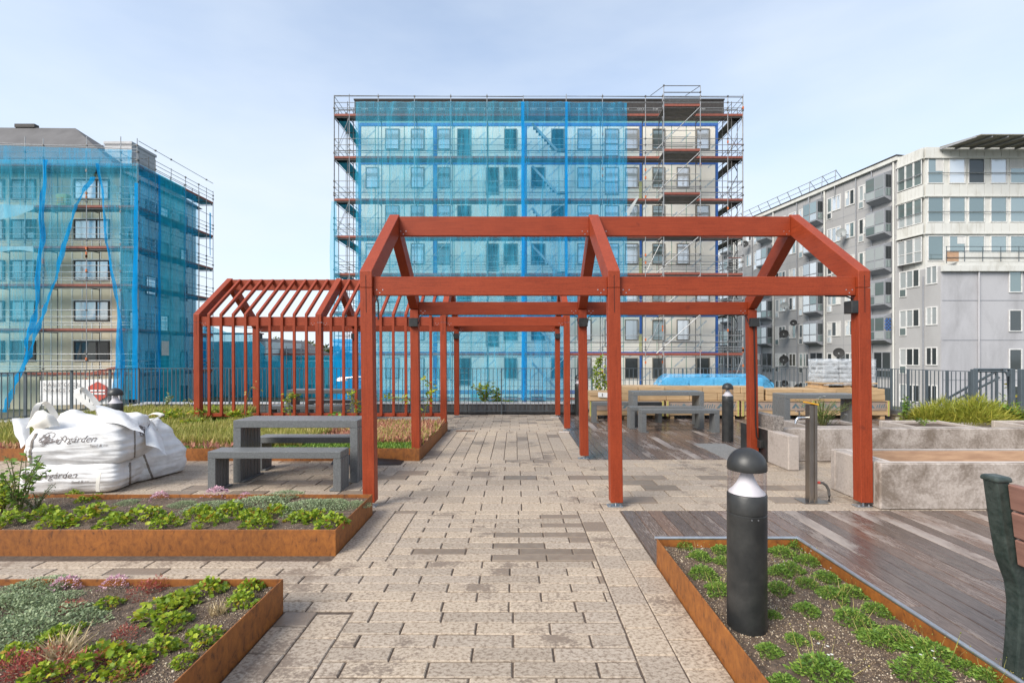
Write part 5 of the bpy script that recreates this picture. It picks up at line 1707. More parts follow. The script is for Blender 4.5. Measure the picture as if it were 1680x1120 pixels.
for per in range(5):
    t0 = 2.37 + 6.58 * per
    for k, z in enumerate(rowz):
        low = k >= 4
        pick = lambda: random.choice(pal if not low else ['pane_dark', 'pane_dark', 'pane_green', 'pane'])
        wa = add_window(rb, fw(t0 + 2.36, z - .62, .05), ROT, 1.26, 1.3, .085, (.36, .68), None, 'whiteframe', pick(), .06, alt=(pick(), pick(), pick()), drapes=.30)
        fbox('lower_window', 'whiteframe', rb, t0 + 2.52, t0 + 2.99, z - 1.20, z - .625, .001, .05)
        fbox('lower_pane', pick(), rb, t0 + 2.58, t0 + 2.93, z - 1.14, z - .69, .051, .056)
        add_window(rb, fw(t0 + 3.85, z - .62, .05), ROT, .95, 1.3, .085, (.5,), None, 'whiteframe', pick(), .06, alt=(pick(), pick()), drapes=.30)
        add_window(rb, fw(t0 + 5.5, z - .62, .05), ROT, 1.46, 1.3, .085, (.36, .68), None, 'whiteframe', pick(), .06, alt=(pick(), pick(), pick()), drapes=.30)
        fbox('lower_window', 'whiteframe', rb, t0 + 5.72, t0 + 6.23, z - 1.20, z - .625, .001, .05)
        fbox('lower_pane', pick(), rb, t0 + 5.78, t0 + 6.17, z - 1.14, z - .69, .051, .056)
        if k < 5:
            # projecting glazed bay with sloping roof and underside
            a, b = t0 + .05, t0 + 1.68
            pr = .72
            prof = [(.002, -1.42), (pr, -1.12), (pr, .72), (.002, .98)]
            bo = MB().prism([fw(a, z + zz, oo) for (oo, zz) in prof], U_ * (b - a)).build('bay', 'baygrey', rb)
            for (sa, sb) in ((.06, .76), (.86, 1.57)):
                for (za, zb, mt) in ((-.36, .60, 'pane' if random.random() < .7 else 'pane_green'), (-1.02, -.46, 'pane' if random.random() < .8 else 'pane_green')):
                    pa = MB().hexa([fw(a + sa, z + za, pr + .001), fw(a + sb, z + za, pr + .001), fw(a + sb, z + za, pr + .02), fw(a + sa, z + za, pr + .02), fw(a + sa, z + zb, pr + .001), fw(a + sb, z + zb, pr + .001), fw(a + sb, z + zb, pr + .02), fw(a + sa, z + zb, pr + .02)])
                    pa.build('pane', mt, bo)
            for (za, zb, mt) in ((-.36, .58, 'pane_dark'), (-1.0, -.46, 'pane_green')):
                MB().hexa([fw(a - .02, z + za, .14), fw(a - .02, z + za, pr - .12), fw(a - .001, z + za, pr - .12), fw(a - .001, z + za, .14), fw(a - .02, z + zb, .14), fw(a - .02, z + zb, pr - .12), fw(a - .001, z + zb, pr - .12), fw(a - .001, z + zb, .14)]).build('pane', mt, bo)
            if per == 0 and k == 4:
                m = MB()
                for i in range(4):
                    for j in range(7):
                        if (i + j) % 2 == 0:
                            m.hexa([fw(a - .021, z - .36 + j * .13, .16 + i * .14), fw(a - .021, z - .36 + j * .13, .29 + i * .14), fw(a - .024, z - .36 + j * .13, .29 + i * .14), fw(a - .024, z - .36 + j * .13, .16 + i * .14), fw(a - .021, z - .24 + j * .13, .16 + i * .14), fw(a - .021, z - .24 + j * .13, .29 + i * .14), fw(a - .024, z - .24 + j * .13, .29 + i * .14), fw(a - .024, z - .24 + j * .13, .16 + i * .14)])
                m.build('chequered_curtain', 'bluestrip', bo)
        else:
            add_window(rb, fw(t0 + .88, z - .62, .05), ROT, 1.5, 1.35, .06, (.5,), None, 'baygrey', 'pane_dark', .06)
            add_window(rb, fw(t0 + .88, z - 1.30, .05), ROT, 1.5, .62, .06, (.5,), None, 'baygrey', 'pane_dark', .06)
    for (tt, mt, rr) in ((t0 - .12, 'clad', .07), (t0 + 1.74, 'baygrey', .05), (t0 + 3.2, 'baygrey', .04)):
        MB().tube([fw(tt, GZ, .09), fw(tt, TOPR, .09)], rr, 8).build('downpipe', mt, rb)
    fbox('wall_joint', 'baygrey', rb, t0 + 4.5, t0 + 4.52, GZ, TOPR, .0005, .008)
# guard rail on the roof
for z in (17.15, 17.65):
    MB().tube([fw(7.5, z, .1), fw(24, z, .1)], .03, 5).build('roof_guard_rail', 'scaf', rb)
for k in range(12):
    MB().tube([fw(7.6 + k * 1.45, TOPR + .3, -.9), fw(7.6 + k * 1.45, 17.7, .1), fw(7.6 + k * 1.45, TOPR - 1.2, .25)] if k < 3 else [fw(7.6 + k * 1.45, TOPR + .3, -.5), fw(7.6 + k * 1.45, 17.7, .1)], .035, 5).build('roof_guard_post', 'scaf', rb)
# corner block: three glazed floors set back over the lower floors
Y0, X0 = 35.0, 29.42
box('corner_core', 'clad', rb, X0, 46, Y0 + .02, 46, 7.6, 16.5)
LY, LXc = 33.8, 29.58
rbw = MB().hexa([fw(-1.2, GZ, 0), (46, LY, GZ), (46, Y0 + .5, GZ), fw(2.0, GZ, 0), fw(-1.2, 7.75, 0), (46, LY, 7.75), (46, Y0 + .5, 7.75), fw(2.0, 7.75, 0)]).build('lower_block', 'lavender', rb)
fbox('lower_side_skin', 'greywall', rb, -1.15, 2.0, GZ, 7.7, .001, .02)
fz = lambda py, d=Y0: EYE + (HZ - py) * d / F
fx = lambda px, d=Y0: (px - VX) * d / F
for (ya, yb) in ((242, 258), (303, 321), (366, 382)):
    za, zb = fz(yb), fz(ya)
    n = 28
    for k in range(n):
        xa = X0 - .02 + k * .6
        box('cladding_panel', 'clad', rb, xa + .012, xa + .588, Y0 - .06, Y0 + .019, za, zb)
    for k in range(7):
        fbox('cladding_panel', 'clad', rb, .02 + k * .285, .29 + k * .285, za, zb, .0, .07)
    box('ledge', 'clad', rb, X0 - .1, 46, Y0 - .10, Y0 + .01, za - .10, za - .002)
    fbox('ledge', 'clad', rb, .0, 2.05, za - .10, za - .002, .0, .11)
for k, zb_ in enumerate((301, 364.5, 428)):
    z = fz(zb_)
    hh = 1.80
    for (a, b) in ((1522, 1548), (1557, 1584), (1588.5, 1615.5), (1625, 1652), (1657, 1684), (1694, 1720)):
        pn = 'pane_green'
        if (k, a) == (0, 1588.5): pn = 'pane_dark'
        if (k, a) in ((0, 1557), (0, 1625)): pn = 'pane'
        add_window(rb, ((fx(a) + fx(b)) / 2, Y0 - .03, z), 0, round(fx(b) - fx(a), 2), hh, .05, (), None, 'whiteframe', pn, .045, drapes=.22)
    for i in range(3):
        add_window(rb, fw(.42 + i * .62, z - .02, .06), ROT, .60, hh, .045, (), .42, 'whiteframe', 'pane_green' if k < 2 else 'pane', .05, alt=('pane', 'pane_green') if k == 1 else None)
    if k < 2:
        MB().tube([(fx(1520), Y0 - .12, z + .72), (46, Y0 - .12, z + .72)], .025, 6).build('window_rail', 'galv', rb)
        MB().tube([fw(.05, z + .72, .14), fw(1.95, z + .72, .14)], .025, 6).build('window_rail', 'galv', rb)
# parapet strip above the top glazing and the slanting canopy on brackets
cz0, cz1 = fz(243, 34.9), fz(226, 33.3)
MB().hexa([(X0 + .9, 34.85, cz0), (47, 34.85, cz0), (47, 32.9, cz1), (X0 + 2.0, 32.9, cz1), (X0 + .9, 34.85, cz0 + .07), (47, 34.85, cz0 + .07), (47, 32.9, cz1 + .07), (X0 + 2.0, 32.9, cz1 + .07)]).build('canopy', 'canopy', rb)
for k in range(9):
    xa = X0 + .75 + k * 1.07
    MB().bar((xa + .15, 34.86, cz0 - .08), (xa + 1.0, 32.95, cz1 - .06), .07, .12).build('canopy_bracket', 'zinc', rb)
# balcony terrace on the lower block
box('balcony_slab', 'clad', rb, LXc + 1.0, 46, LY - .18, Y0 - .1, 7.76, 8.0)
for k in range(20):
    xa = LXc - .15 + k * .62
    box('cladding_panel', 'clad', rb, xa + .01, xa + .61, LY - .22, LY - .02, 7.35, 7.755)
box('balcony_front', 'clad', rb, LXc + 1.05, 46, LY - .10, LY - .04, 8.05, 8.7)
box('balcony_side', 'tan_board', rb, LXc + .2, LXc + 1.04, LY - .10, LY - .04, 8.05, 8.72)
for z in (8.75, 9.05, 8.3):
    MB().tube([(LXc + .1, LY - .15, z), (46, LY - .15, z)], .022, 6).build('balcony_rail', 'rail', rb)
for k in range(9):
    MB().tube([(LXc + .15 + k * 1.25, LY - .15, 7.9), (LXc + .15 + k * 1.25, LY - .15, 9.05)], .022, 6).build('balcony_post', 'rail', rb)
for py in (480, 544, 608, 668):
    add_window(rb, ((1665.5 - VX) * LY / F, LY - .05, EYE + (HZ - py) * LY / F), 0, .92, 1.52, .07, (), None, 'whiteframe', 'pane_green' if py == 480 else 'pane_dark', .045)
for py in (471, 536, 600, 660):
    z = EYE + (HZ - py) * 35.5 / F
    add_window(rb, fw(1.04, z, .07), ROT, 1.55, 1.3, .07, (.36, .68), None, 'whiteframe', 'pane' if py < 560 else 'pane_dark', .045, alt=('pane', None, 'pane_dark'))
    fbox('lower_window', 'whiteframe', rb, 1.25, 1.80, z - .62, z - .005, .021, .07)
    fbox('lower_pane', 'pane_green', rb, 1.31, 1.74, z - .56, z - .06, .071, .076)
    add_window(rb, fw(-.58, z + .05, .07), ROT, .82, 1.3, .07, (.5,), None, 'whiteframe', 'pane' if py < 560 else 'pane_dark', .045)
MB().tube([((1604 - VX) * LY / F, LY - .1, GZ), ((1604 - VX) * LY / F, LY - .1, 7.6)], .055, 8).build('downpipe', 'lavender', rb)
MB().tube([fw(-.02, GZ, .09), fw(-.02, 7.2, .09)], .045, 8).build('downpipe', 'baygrey', rb)
for z in (6.1 - .75, 2.6, -.15):
    box('floor_joint', 'baygrey', rb, LXc, 46, LY - .006, LY + .001, z, z + .03)

# satellite dishes fixed along the long facade
def dish(label, px, py, mat='dish', r=.38):
    kx = (px - VX) / F
    t_ = (29.3 - 35 * kx) / (kx * U_.y - U_.x) if True else 0
    p = fw(t_, 0, .0)
    # stand off the wall along the line of sight
    q = p + N_ * .65
    d = q.y
    q.z = EYE + (HZ - py) * d / F
    t = thing('satellite_dish', label, 'satellite dish', q, 'satellite dishes on the right block')
    m = MB().lathe([(.02, 0), (r * .5, .025), (r * .8, .07), (r, .12), (r * .99, .135), (r * .75, .085), (.02, .018)], (0, 0, 0), 20)
    ax = Vector((-.55, -.8, .25)).normalized()
    mt = ax.to_track_quat('Z', 'Y').to_matrix()
    m.v = [tuple(mt @ Vector(v) + q) for v in m.v]
    m.build('reflector', mat, t, smooth=True)
    MB().tube([q - ax * .02, q - ax * .15, fw(t_, q.z - .1, .02)], .03, 6).build('wall_arm', 'scafdark', t)
    tip = q + ax * .5 + Vector((0, 0, -.15))
    MB().tube([q + Vector((0, 0, -r * .9)) + ax * .1, tip], .018, 5).build('feed_arm', 'scafdark', t)
    MB().tube([tip, tip - ax * .12], .05, 8).build('feed_horn', 'dishpale', t)
dish('dark satellite dish just below the red ridge beam, at the far end', 1231, 401)
dish('pale grey satellite dish on the upper floors beside the red rafter', 1391, 383, 'dishpale', .40)
dish('pale grey satellite dish in the middle of the facade under the red beam', 1297, 502, 'dishpale')
dish('small dark satellite dish between two windows near a bay', 1312, 530, 'dish', .30)
dish('dark satellite dish under the small one, left of a window', 1296, 548, 'dish', .42)
dish('dark satellite dish just above the back railing', 1296, 590, 'dish', .42)
dish('dark satellite dish above the shrink wrapped pallet, beside the red post', 1387, 579, 'dish', .42)
dish('dark satellite dish seen through the bars of the back railing', 1297, 629, 'dish', .32)
dish('dark satellite dish lowest of all, just left of the wrapped pallet', 1320, 636, 'dish', .36)

# distant red roof at the left of the slatted pergola, street lamp
t = thing('tiled_roof_house', 'house with red tiled roof far behind the slatted pergola', 'building', P(452, 600, 120))
a = P(433, 562, 120)
MB().box(a.x, a.x + 6, 120, 126, GZ, a.z - 1.6).build('wall', 'beige', t)
MB().prism([(a.x - .3, 119.6, a.z - 1.6), (a.x + 6.3, 119.6, a.z - 1.6), (a.x + 3, 119.6, a.z + .8)], (0, 6.8, 0)).build('roof', 'brick', t)
t = thing('street_lamp', 'street lamp with white domed head behind the slats', 'street lamp', P(600, 680, 24))
p = P(599, 622, 24)
MB().tube([(p.x, 24, GZ), (p.x, 24, p.z + .1), (p.x - .4, 24, p.z + .12), (p.x - .95, 24, p.z + .06)], .05, 8).build('pole', 'galv', t)
h = P(561, 622.5, 24)
m = MB().lathe([(.27, -.06), (.26, -.01), (.20, .07), (.10, .12), (.01, .13)], (h.x, h.y, h.z), 18).build('lamp_head', 'white', t, smooth=True)
# ================================================================== WHITE SACKS
def ribbon(name, mat, par, pts, w, th, side):
    m = MB()
    s = Vector(side).normalized()
    rows_t, rows_b = [], []
    for i, p in enumerate(pts):
        p = Vector(p)
        d = (Vector(pts[min(i + 1, len(pts) - 1)]) - Vector(pts[max(i - 1, 0)])).normalized()
        n = d.cross(s).normalized()
        rows_t.append([p - s * w / 2 + n * th / 2, p + s * w / 2 + n * th / 2])
        rows_b.append([p + s * w / 2 - n * th / 2, p - s * w / 2 - n * th / 2])
    m.grid([a + b + [a[0]] for a, b in zip(rows_t, rows_b)])
    return m.build(name, mat, par, smooth=True)

def smooth_pts(pts, n=6):
    out = []
    P_ = [Vector(p) for p in pts]
    for i in range(len(P_) - 1):
        p0, p1, p2, p3 = P_[max(i - 1, 0)], P_[i], P_[i + 1], P_[min(i + 2, len(P_) - 1)]
        for k in range(n):
            t = k / n
            out.append(.5 * ((2 * p1) + (p2 - p0) * t + (2 * p0 - 5 * p1 + 4 * p2 - p3) * t * t + (3 * p1 - p0 - 3 * p2 + p3) * t ** 3))
    out.append(P_[-1])
    return out

def sack(label, c, w, d, h, rot, seed, taper=.0, lumps=(), sag=.05, lean=0.0):
    """filled woven sack; returns (thing, BVH, to_world)"""
    t = thing('big_bag', label, 'sack', c, 'white builders sacks left of the tables')
    bm = bmesh.new()
    bmesh.ops.create_cube(bm, size=2)
    bmesh.ops.subdivide_edges(bm, edges=bm.edges[:], cuts=46, use_grid_fill=True)
    cr, sr = math.cos(rot), math.sin(rot)
    for v in bm.verts:
        p = v.co.copy()
        q = p.normalized()
        # square sides with rounded corners
        k = (abs(p.x) ** 10 + abs(p.y) ** 10 + abs(p.z) ** 10) ** .1
        p = p / max(k, 1e-6) * (.97 + .03 * k)
        z = p.z
        bul = 1.0 - .10 * z * z - taper * max(0, z + .2) - .04 * max(0, -z - .6)
        x, y = p.x * w / 2 * bul, p.y * d / 2 * bul
        zz = h * (z + 1) / 2
        top = max(0, z - .2) / .8
        zz += top * sag * (noise.noise((x * 3.1 + seed, y * 3.1, seed)) * 1.6 - .2)
        for (lx, ly, lr, lh) in lumps:
            zz += top * lh * math.exp(-((x - lx) ** 2 + (y - ly) ** 2) / lr ** 2)
        x += lean * zz
        # folds: long horizontal creases, stronger toward the seams
        f = noise.noise((x * 2.2 + seed, y * 2.2, zz * 17 + seed)) * .016 + noise.noise((x * 5 + seed, y * 5, zz * 34)) * .008
        f += .012 * (1 - abs(noise.noise((x * 4 + zz * 5, y * 4 - zz * 3, zz * 6 + seed))) * 3)
        hor = Vector((q.x, q.y, 0))
        if hor.length > 1e-4:
            hor.normalize()
        o = hor * f * (1 - abs(q.z) * .5) + Vector((0, 0, 1)) * (f * 1.4 * max(0, q.z))
        x, y, zz = x + o.x, y + o.y, max(.0, zz + o.z)
        v.co = Vector((x * cr - y * sr, x * sr + y * cr, zz))
    me = bpy.data.meshes.new('sack_body')
    bm.to_mesh(me)
    me.materials.append(M['bag'])
    me.polygons.foreach_set('use_smooth', [True] * len(me.polygons))
    bvh = BVHTree.FromBMesh(bm)
    bm.free()
    place('sack_body', me, t, c)
    return t, bvh, Vector(c)

def on_sack(bvh, c, p, dirn, off=.004):
    dirn = Vector(dirn).normalized()
    o = Vector(p) - c - dirn * 2
    hit, nrm, i, ds = bvh.ray_cast(o, dirn)
    if hit is None:
        return None
    return hit + c - dirn * off

def print_on(t, bvh, c, me, origin, xdir, zdir, dirn, mat='ink'):
    """lay flat lettering onto the sack's skin"""
    xd, zd = Vector(xdir), Vector(zdir)
    V = []
    ok = True
    for v in me.vertices:
        p = Vector(origin) + xd * v.co.x + zd * v.co.y
        q = on_sack(bvh, c, p, dirn, .005)
        V.append(tuple((q or p) - c))
    m2 = bpy.data.meshes.new('printed_text')
    m2.from_pydata(V, [], [tuple(p.vertices) for p in me.polygons])
    m2.materials.append(M[mat])
    place('printed_text', m2, t, c)

def swirl(n, sx, sy, seed):
    """tangle of thin pen strokes as a flat mesh"""
    m = MB()
    rr = random.Random(seed)
    for s in range(n):
        cx, cy = rr.uniform(0, sx), rr.uniform(-sy, sy)
        a, b, ph, fr = rr.uniform(.02, .05), rr.uniform(.012, .03), rr.uniform(0, 6.3), rr.choice((1, 2))
        pts = [Vector((cx + a * math.cos(u * .42 + ph), cy + b * math.sin(u * .42 * fr + ph), 0)) for u in range(13)]
        for p, q in zip(pts[:-1], pts[1:]):
            d = (q - p).normalized()
            nn = Vector((-d.y, d.x, 0)) * .0035
            i = len(m.v)
            m.v += [tuple(p - nn), tuple(q - nn), tuple(q + nn), tuple(p + nn)]
            m.f.append((i, i + 1, i + 2, i + 3))
    me = bpy.data.meshes.new('swirl')
    me.from_pydata(m.v, [], m.f)
    return me

ROTB = R(9)
cr, sr = math.cos(ROTB), math.sin(ROTB)
FX, FY = Vector((cr, sr, 0)), Vector((-sr, cr, 0))
cl = Vector((-4.90, 5.64, 0.0))
tl, bl, cl = sack('white sack at the bottom of the pile, squashed under another', cl, .98, .80, .335, ROTB, 3.0, sag=.02)
cu = Vector((-4.86, 5.66, .300))
tu, bu_, cu = sack('white sack lying on top of the pile with loops standing up', cu, .98, .80, .43, ROTB, 8.0, taper=.06, lumps=((-.33, .05, .16, .14), (.12, .12, .20, .10), (.36, .15, .14, .10)), sag=.05)
cg = Vector((-4.70, 6.12, 0.0))
tr_, br_, cg = sack('slumped white sack right of the pile, with a brown seam', cg, .78, .74, .68, R(-14), 14.0, taper=.30, lumps=((-.1, 0, .15, .08),), sag=.06, lean=-.18)
word = text_mesh('rg\u00e5rden', .098, .32)
small = text_mesh('Sand & co', .04, .1)
big2 = text_mesh('g\u00e5rd', .10, .3)
def stamp(t, b, c, x, z, zd=(0, 0, 1)):
    o = c + FX * x + Vector((0, 0, z)) - FY * .1
    print_on(t, b, c, word, o, FX, zd, FY)
    print_on(t, b, c, small, o + FX * .26 + Vector((0, 0, -.055)), FX, zd, FY)
    print_on(t, b, c, swirl(13, .20, .045, 4), o - FX * .21 + Vector((0, 0, .035)), FX, zd, FY)
stamp(tu, bu_, cu, -.08, .27)
stamp(tl, bl, cl, -.20, .19)
RX = Vector((-FY.x, -FY.y, 0)) * -1
print_on(tu, bu_, cu, swirl(22, .30, .05, 9), cu + FX * .2 - FY * .05 + Vector((0, 0, .32)), FY, (0, 0, 1), -FX)
print_on(tl, bl, cl, swirl(14, .16, .03, 2), cl + FX * .2 + FY * .12 + Vector((0, 0, .24)), FY, (0, 0, 1), -FX)
print_on(tr_, br_, cg, big2, cg + Vector((.0, -.1, .40)), (.94, -.1, .25), (-.2, 0, 1), (-.25, 1, -.25))
print_on(tr_, br_, cg, swirl(8, .08, .03, 5), cg + Vector((-.14, -.1, .42)), (.94, -.1, .2), (0, 0, 1), (-.25, 1, -.25))
def seam(t, b, c, pts, dirn, w=.022, mat='seam'):
    out = []
    for p in smooth_pts(pts, 8):
        q = on_sack(b, c, p, dirn, .004)
        if q is not None: out.append(q)
    if len(out) > 3:
        side = Vector(dirn).cross(Vector((0, 0, 1)))
        ribbon('seam', mat, t, out, w, .006, side)
e = FX * .455
seam(tu, bu_, cu, [cu + FX * .385 + Vector((0, 0, z)) for z in (.03, .12, .22, .32, .40)], (FY - FX * .6))
seam(tu, bu_, cu, [cu - FX * (.41 - .06 * (z / .47)) + Vector((0, 0, z)) for z in (.02, .12, .22, .30, .37)], FY)
seam(tu, bu_, cu, [cu + FX * x + Vector((0, 0, .035)) for x in (-.40, -.1, .2, .40)], FY + Vector((0, 0, .4)))
seam(tl, bl, cl, [cl + FX * .385 + Vector((0, 0, z)) for z in (.02, .10, .20, .28)], (FY - FX * .6), .03)
seam(tr_, br_, cg, [cg + Vector((.30 - z * .35, -.2, z)) for z in (.02, .15, .30, .45, .52)], (-.75, 1, 0), .024)
# straps
sv = FX
ribbon('lifting_loop', 'strap', tu, smooth_pts([P(156, 672, 5.62), P(144, 663, 5.60), P(131, 653, 5.60), P(126, 643, 5.63), P(129, 637, 5.70), P(137, 639, 5.76), P(149, 650, 5.78), P(159, 664, 5.76), P(165, 690, 5.72)]), .055, .006, (.5, .8, .35))
ribbon('lifting_loop', 'strap', tu, smooth_pts([P(54, 692, 5.50), P(58, 672, 5.50), P(64, 662, 5.54), P(72, 660, 5.60), P(82, 668, 5.66), P(95, 690, 5.68)]), .06, .006, (.5, .8, .2))
ribbon('lifting_loop', 'strap', tr_, smooth_pts([P(236, 692, 6.0), P(242, 682, 6.0), P(252, 678, 5.98), P(262, 679, 5.98), P(267, 682, 6.0), P(258, 684, 6.08), P(246, 690, 6.10)]), .05, .006, (.3, .9, .3))
ribbon('strap', 'strap', tl, smooth_pts([P(163, 774, 5.22), P(161, 788, 5.19), P(160, 800, 5.18), P(161, 806, 5.18)]), .035, .006, (1, .2, 0))
# loose cloth: rolled mouth, side flap, raised spout
def cloth(name, par, pts_rows, mat='bag', seed=0.0):
    rows = []
    for r in pts_rows:
        rows.append(smooth_pts(r, 6))
    cols_ = list(zip(*rows))
    out = [smooth_pts(cq, 5) for cq in cols_]
    for r in out:
        for p in r:
            p += Vector((noise.noise(p * 9 + Vector((seed, 0, 0))), noise.noise(p * 9 + Vector((0, seed, 0))), noise.noise(p * 9 + Vector((0, 0, seed))))) * .016
    return MB().grid(out).build(name, mat, par, smooth='all')
cloth('cloth_flap', tu, [[P(18, 686, 5.45), P(32, 685, 5.5), P(48, 684, 5.6)], [P(24, 710, 5.40), P(36, 705, 5.42), P(48, 700, 5.5)], [P(36, 735, 5.36), P(42, 728, 5.38), P(50, 720, 5.45)]], seed=2)
cloth('rolled_mouth', tu, [[P(42, 704, 5.33), P(50, 688, 5.33), P(60, 676, 5.36), P(72, 672, 5.42)], [P(52, 700, 5.30), P(62, 690, 5.27), P(76, 684, 5.30), P(88, 684, 5.38)], [P(60, 712, 5.32), P(74, 702, 5.30), P(86, 698, 5.30), P(98, 700, 5.38)]], 'strap', seed=5)
cloth('spout', tu, [[P(157, 664, 5.75), P(175, 668, 5.75), P(200, 676, 5.75), P(224, 690, 5.75)], [P(160, 676, 5.55), P(180, 678, 5.52), P(204, 685, 5.52), P(230, 700, 5.55)], [P(164, 692, 5.45), P(186, 694, 5.42), P(210, 700, 5.42), P(236, 712, 5.45)]], seed=7)
cloth('spout', tr_, [[P(238, 688, 6.1), P(250, 690, 6.1), P(262, 712, 6.1)], [P(238, 706, 5.80), P(252, 708, 5.80), P(268, 728, 5.80)], [P(240, 730, 5.62), P(256, 733, 5.62), P(273, 748, 5.62)]], seed=9)

# ================================================================== PLANTS
def dome(n, rad, hgt, fill=.5, up=.35, jit=.5):
    a = RNG.uniform(0, 2 * np.pi, n)
    q = np.sqrt(RNG.uniform(0, 1, n))
    q *= 1 + .18 * np.sin(a * 3 + RNG.uniform(0, 6)) + .10 * np.sin(a * 5 + RNG.uniform(0, 6))
    C = np.stack([rad * q * np.cos(a), rad * q * np.sin(a), hgt * np.clip(1 - .8 * q ** 2, .08, 1) * RNG.uniform(fill, 1.05, n)], 1)
    D = np.stack([np.cos(a) * (q + .2), np.sin(a) * (q + .2), np.full(n, up)], 1) + RNG.normal(0, jit, (n, 3))
    return C, D

def v_lime(k, rad=.092, h=.080, n=190):
    C, D = dome(n, rad, h, .35, .25, .55)
    S = RNG.uniform(.015, .032, n)
    return scatter_mesh('leaves', 'lime', [(LOBE, C, frames(D, roll=.7), S)])
def v_tuft(k, rad=.082, h=.062, n=620):
    C, D = dome(n, rad, h, .3, .30, .45)
    S = RNG.uniform(.012, .023, n)
    W = (STAR[0] * np.array([1, 1.5, 1.4]), STAR[1])
    return scatter_mesh('leaves', 'green', [(W, C, frames(D, roll=.7), S)])
def v_thyme(k, rad=.20, h=.055, n=2600):
    C, D = dome(n, rad, h, .4, .3, .7)
    S = RNG.uniform(.008, .017, n)
    return scatter_mesh('leaves', 'thyme', [(OVAL, C, frames(D), S)])
def v_red(k, rad=.09, h=.085, n=260):
    C, D = dome(n, rad, h, .15, .8, .5)
    S = RNG.uniform(.012, .026, n)
    return scatter_mesh('leaves', 'redsedum', [(STAR, C, frames(D), S)])
def v_pink(k, rad=.075, h=.075, n=260):
    C, D = dome(n, rad, h, .75, .9, .6)
    S = RNG.uniform(.010, .020, n)
    return scatter_mesh('petals', 'pink', [(OVAL, C, frames(D), S)])
def v_straw(k, n=110):
    C = RNG.normal(0, .03, (n, 3)); C[:, 2] = 0
    D = RNG.normal(0, .6, (n, 3)); D[:, 2] = .9
    return scatter_mesh('blades', 'straw', [(BLADE, C, frames(D), RNG.uniform(.06, .15, n))])
VAR = {}
for nm, fn in (('lime', v_lime), ('tuft', v_tuft), ('thyme', v_thyme), ('red', v_red), ('pink', v_pink), ('straw', v_straw)):
    VAR[nm] = [fn(k) for k in range(4)]
# stems with tiny pale flower heads that stand above the tufts
def v_sprig(n=16):
    a = RNG.uniform(0, 6.283, n)
    C = np.stack([.08 * np.cos(a) * RNG.uniform(.2, 1.2, n), .08 * np.sin(a) * RNG.uniform(.2, 1.2, n), np.full(n, .03)], 1)
    D = np.stack([np.cos(a) * .4, np.sin(a) * .4, np.ones(n)], 1) + RNG.normal(0, .2, (n, 3))
    L = RNG.uniform(.05, .10, n)
    Rm = frames(D)
    tips = C + Rm[:, :, 0] * L[:, None]
    m1 = scatter_mesh('sprigs', 'tan', [(BLADE, C, Rm, np.stack([L, L * .5, L], 1)), (PEB, tips, Rm, RNG.uniform(.003, .006, n))])
    return m1
SPR = [v_sprig() for k in range(3)]
def v_flower(n=4):
    C = RNG.normal(0, .02, (n, 3)); C[:, 2] = RNG.uniform(.08, .10, n)
    S = []
    for c in C:
        for k in range(5):
            S.append((c, k))
    CC = np.array([s[0] for s in S]); A = np.array([s[1] * 1.2566 for s in S])
    D = np.stack([np.cos(A), np.sin(A), np.full(len(A), .15)], 1)
    return scatter_mesh('flowers', 'flower', [(OVAL, CC, frames(D, roll=.1), np.full(len(A), .0065))])
FLW = v_flower()

def plant(name, label, cat, meshes, p, s=1.0, sz=None, group=None, extra=()):
    t = thing(name, label, cat, p, group)
    rz = random.uniform(0, 6.28)
    k = random.randrange(len(meshes))
    place('leaves' if name not in ('pink_flower',) else 'petals', meshes[k], t, p, rz, (s, s, sz or s))
    for (nm, me) in extra:
        place(nm, me, t, p, rz, (s, s, sz or s))['kind'] = 'stuff'
    return t

def sow(name, kind, cat, bedn, bed, where, pts, desc, group, extra=None):
    """pts: (photo x, photo y of the base, size); labels count from the left end of the bed"""
    pts = sorted(pts)
    n = len(pts)
    for i, (px, py, s) in enumerate(pts):
        g = G(px, py, bed['z'])
        g.z = soil_z(g.x, g.y, bed['z'], bed['seed']) - .004
        if n == 1: which = f'alone'
        elif i < (n + 1) // 2: which = ('leftmost one' if i == 0 else f'{ORD[i]} from the left')
        else: which = ('rightmost one' if i == n - 1 else f'{ORD[n - 1 - i]} from the right')
        size = 'large ' if s > 1.3 else ('small ' if s < .75 else '')
        plant(name, f'{size}{desc} {where}, {which}'.replace('one', '').replace('  ', ' ').strip(), cat, VAR[kind], g, s, s * (.9 if s > 1.3 else 1.0), group, extra(i) if extra else ())

A_ = 'of the nearest left bed'
C_ = 'of the bed before the sacks'
D_ = 'of the nearest bollard bed'
sow('leafy_plant', 'lime', 'plant', 'A', BED_A, A_, [(268, 1004, 1.32), (292, 990, 0.88), (340, 972, 0.97), (395, 990, 0.84), (410, 968, 0.79), (175, 994, 0.70), (282, 1022, 0.88), (333, 1052, 0.92), (258, 1070, 0.84)], 'lime clump in back half', 'lobed leaf clumps in the beds')
sow('leafy_plant', 'lime', 'plant', 'A', BED_A, A_, [(92, 1050, 0.80), (25, 1080, 0.84), (165, 1092, 1.20), (205, 1105, 0.80), (228, 1090, 0.64), (300, 1090, 0.52), (70, 1118, 0.88), (132, 1030, 0.36)], 'lime clump in front half', 'lobed leaf clumps in the beds')
sow('thyme_mat', 'thyme', 'plant', 'A', BED_A, A_, [(50, 972, 1.0), (10, 1000, 1.1), (62, 1030, 1.25), (20, 1040, .9), (85, 990, .7), (137, 1010, .5)], 'low grey green thyme mat', 'thyme mats in the beds')
sow('pink_flower', 'pink', 'flower', 'A', BED_A, A_, [(106, 966, 1.0), (188, 963, .9)], 'pale pink flower cushion', 'pink flower cushions')
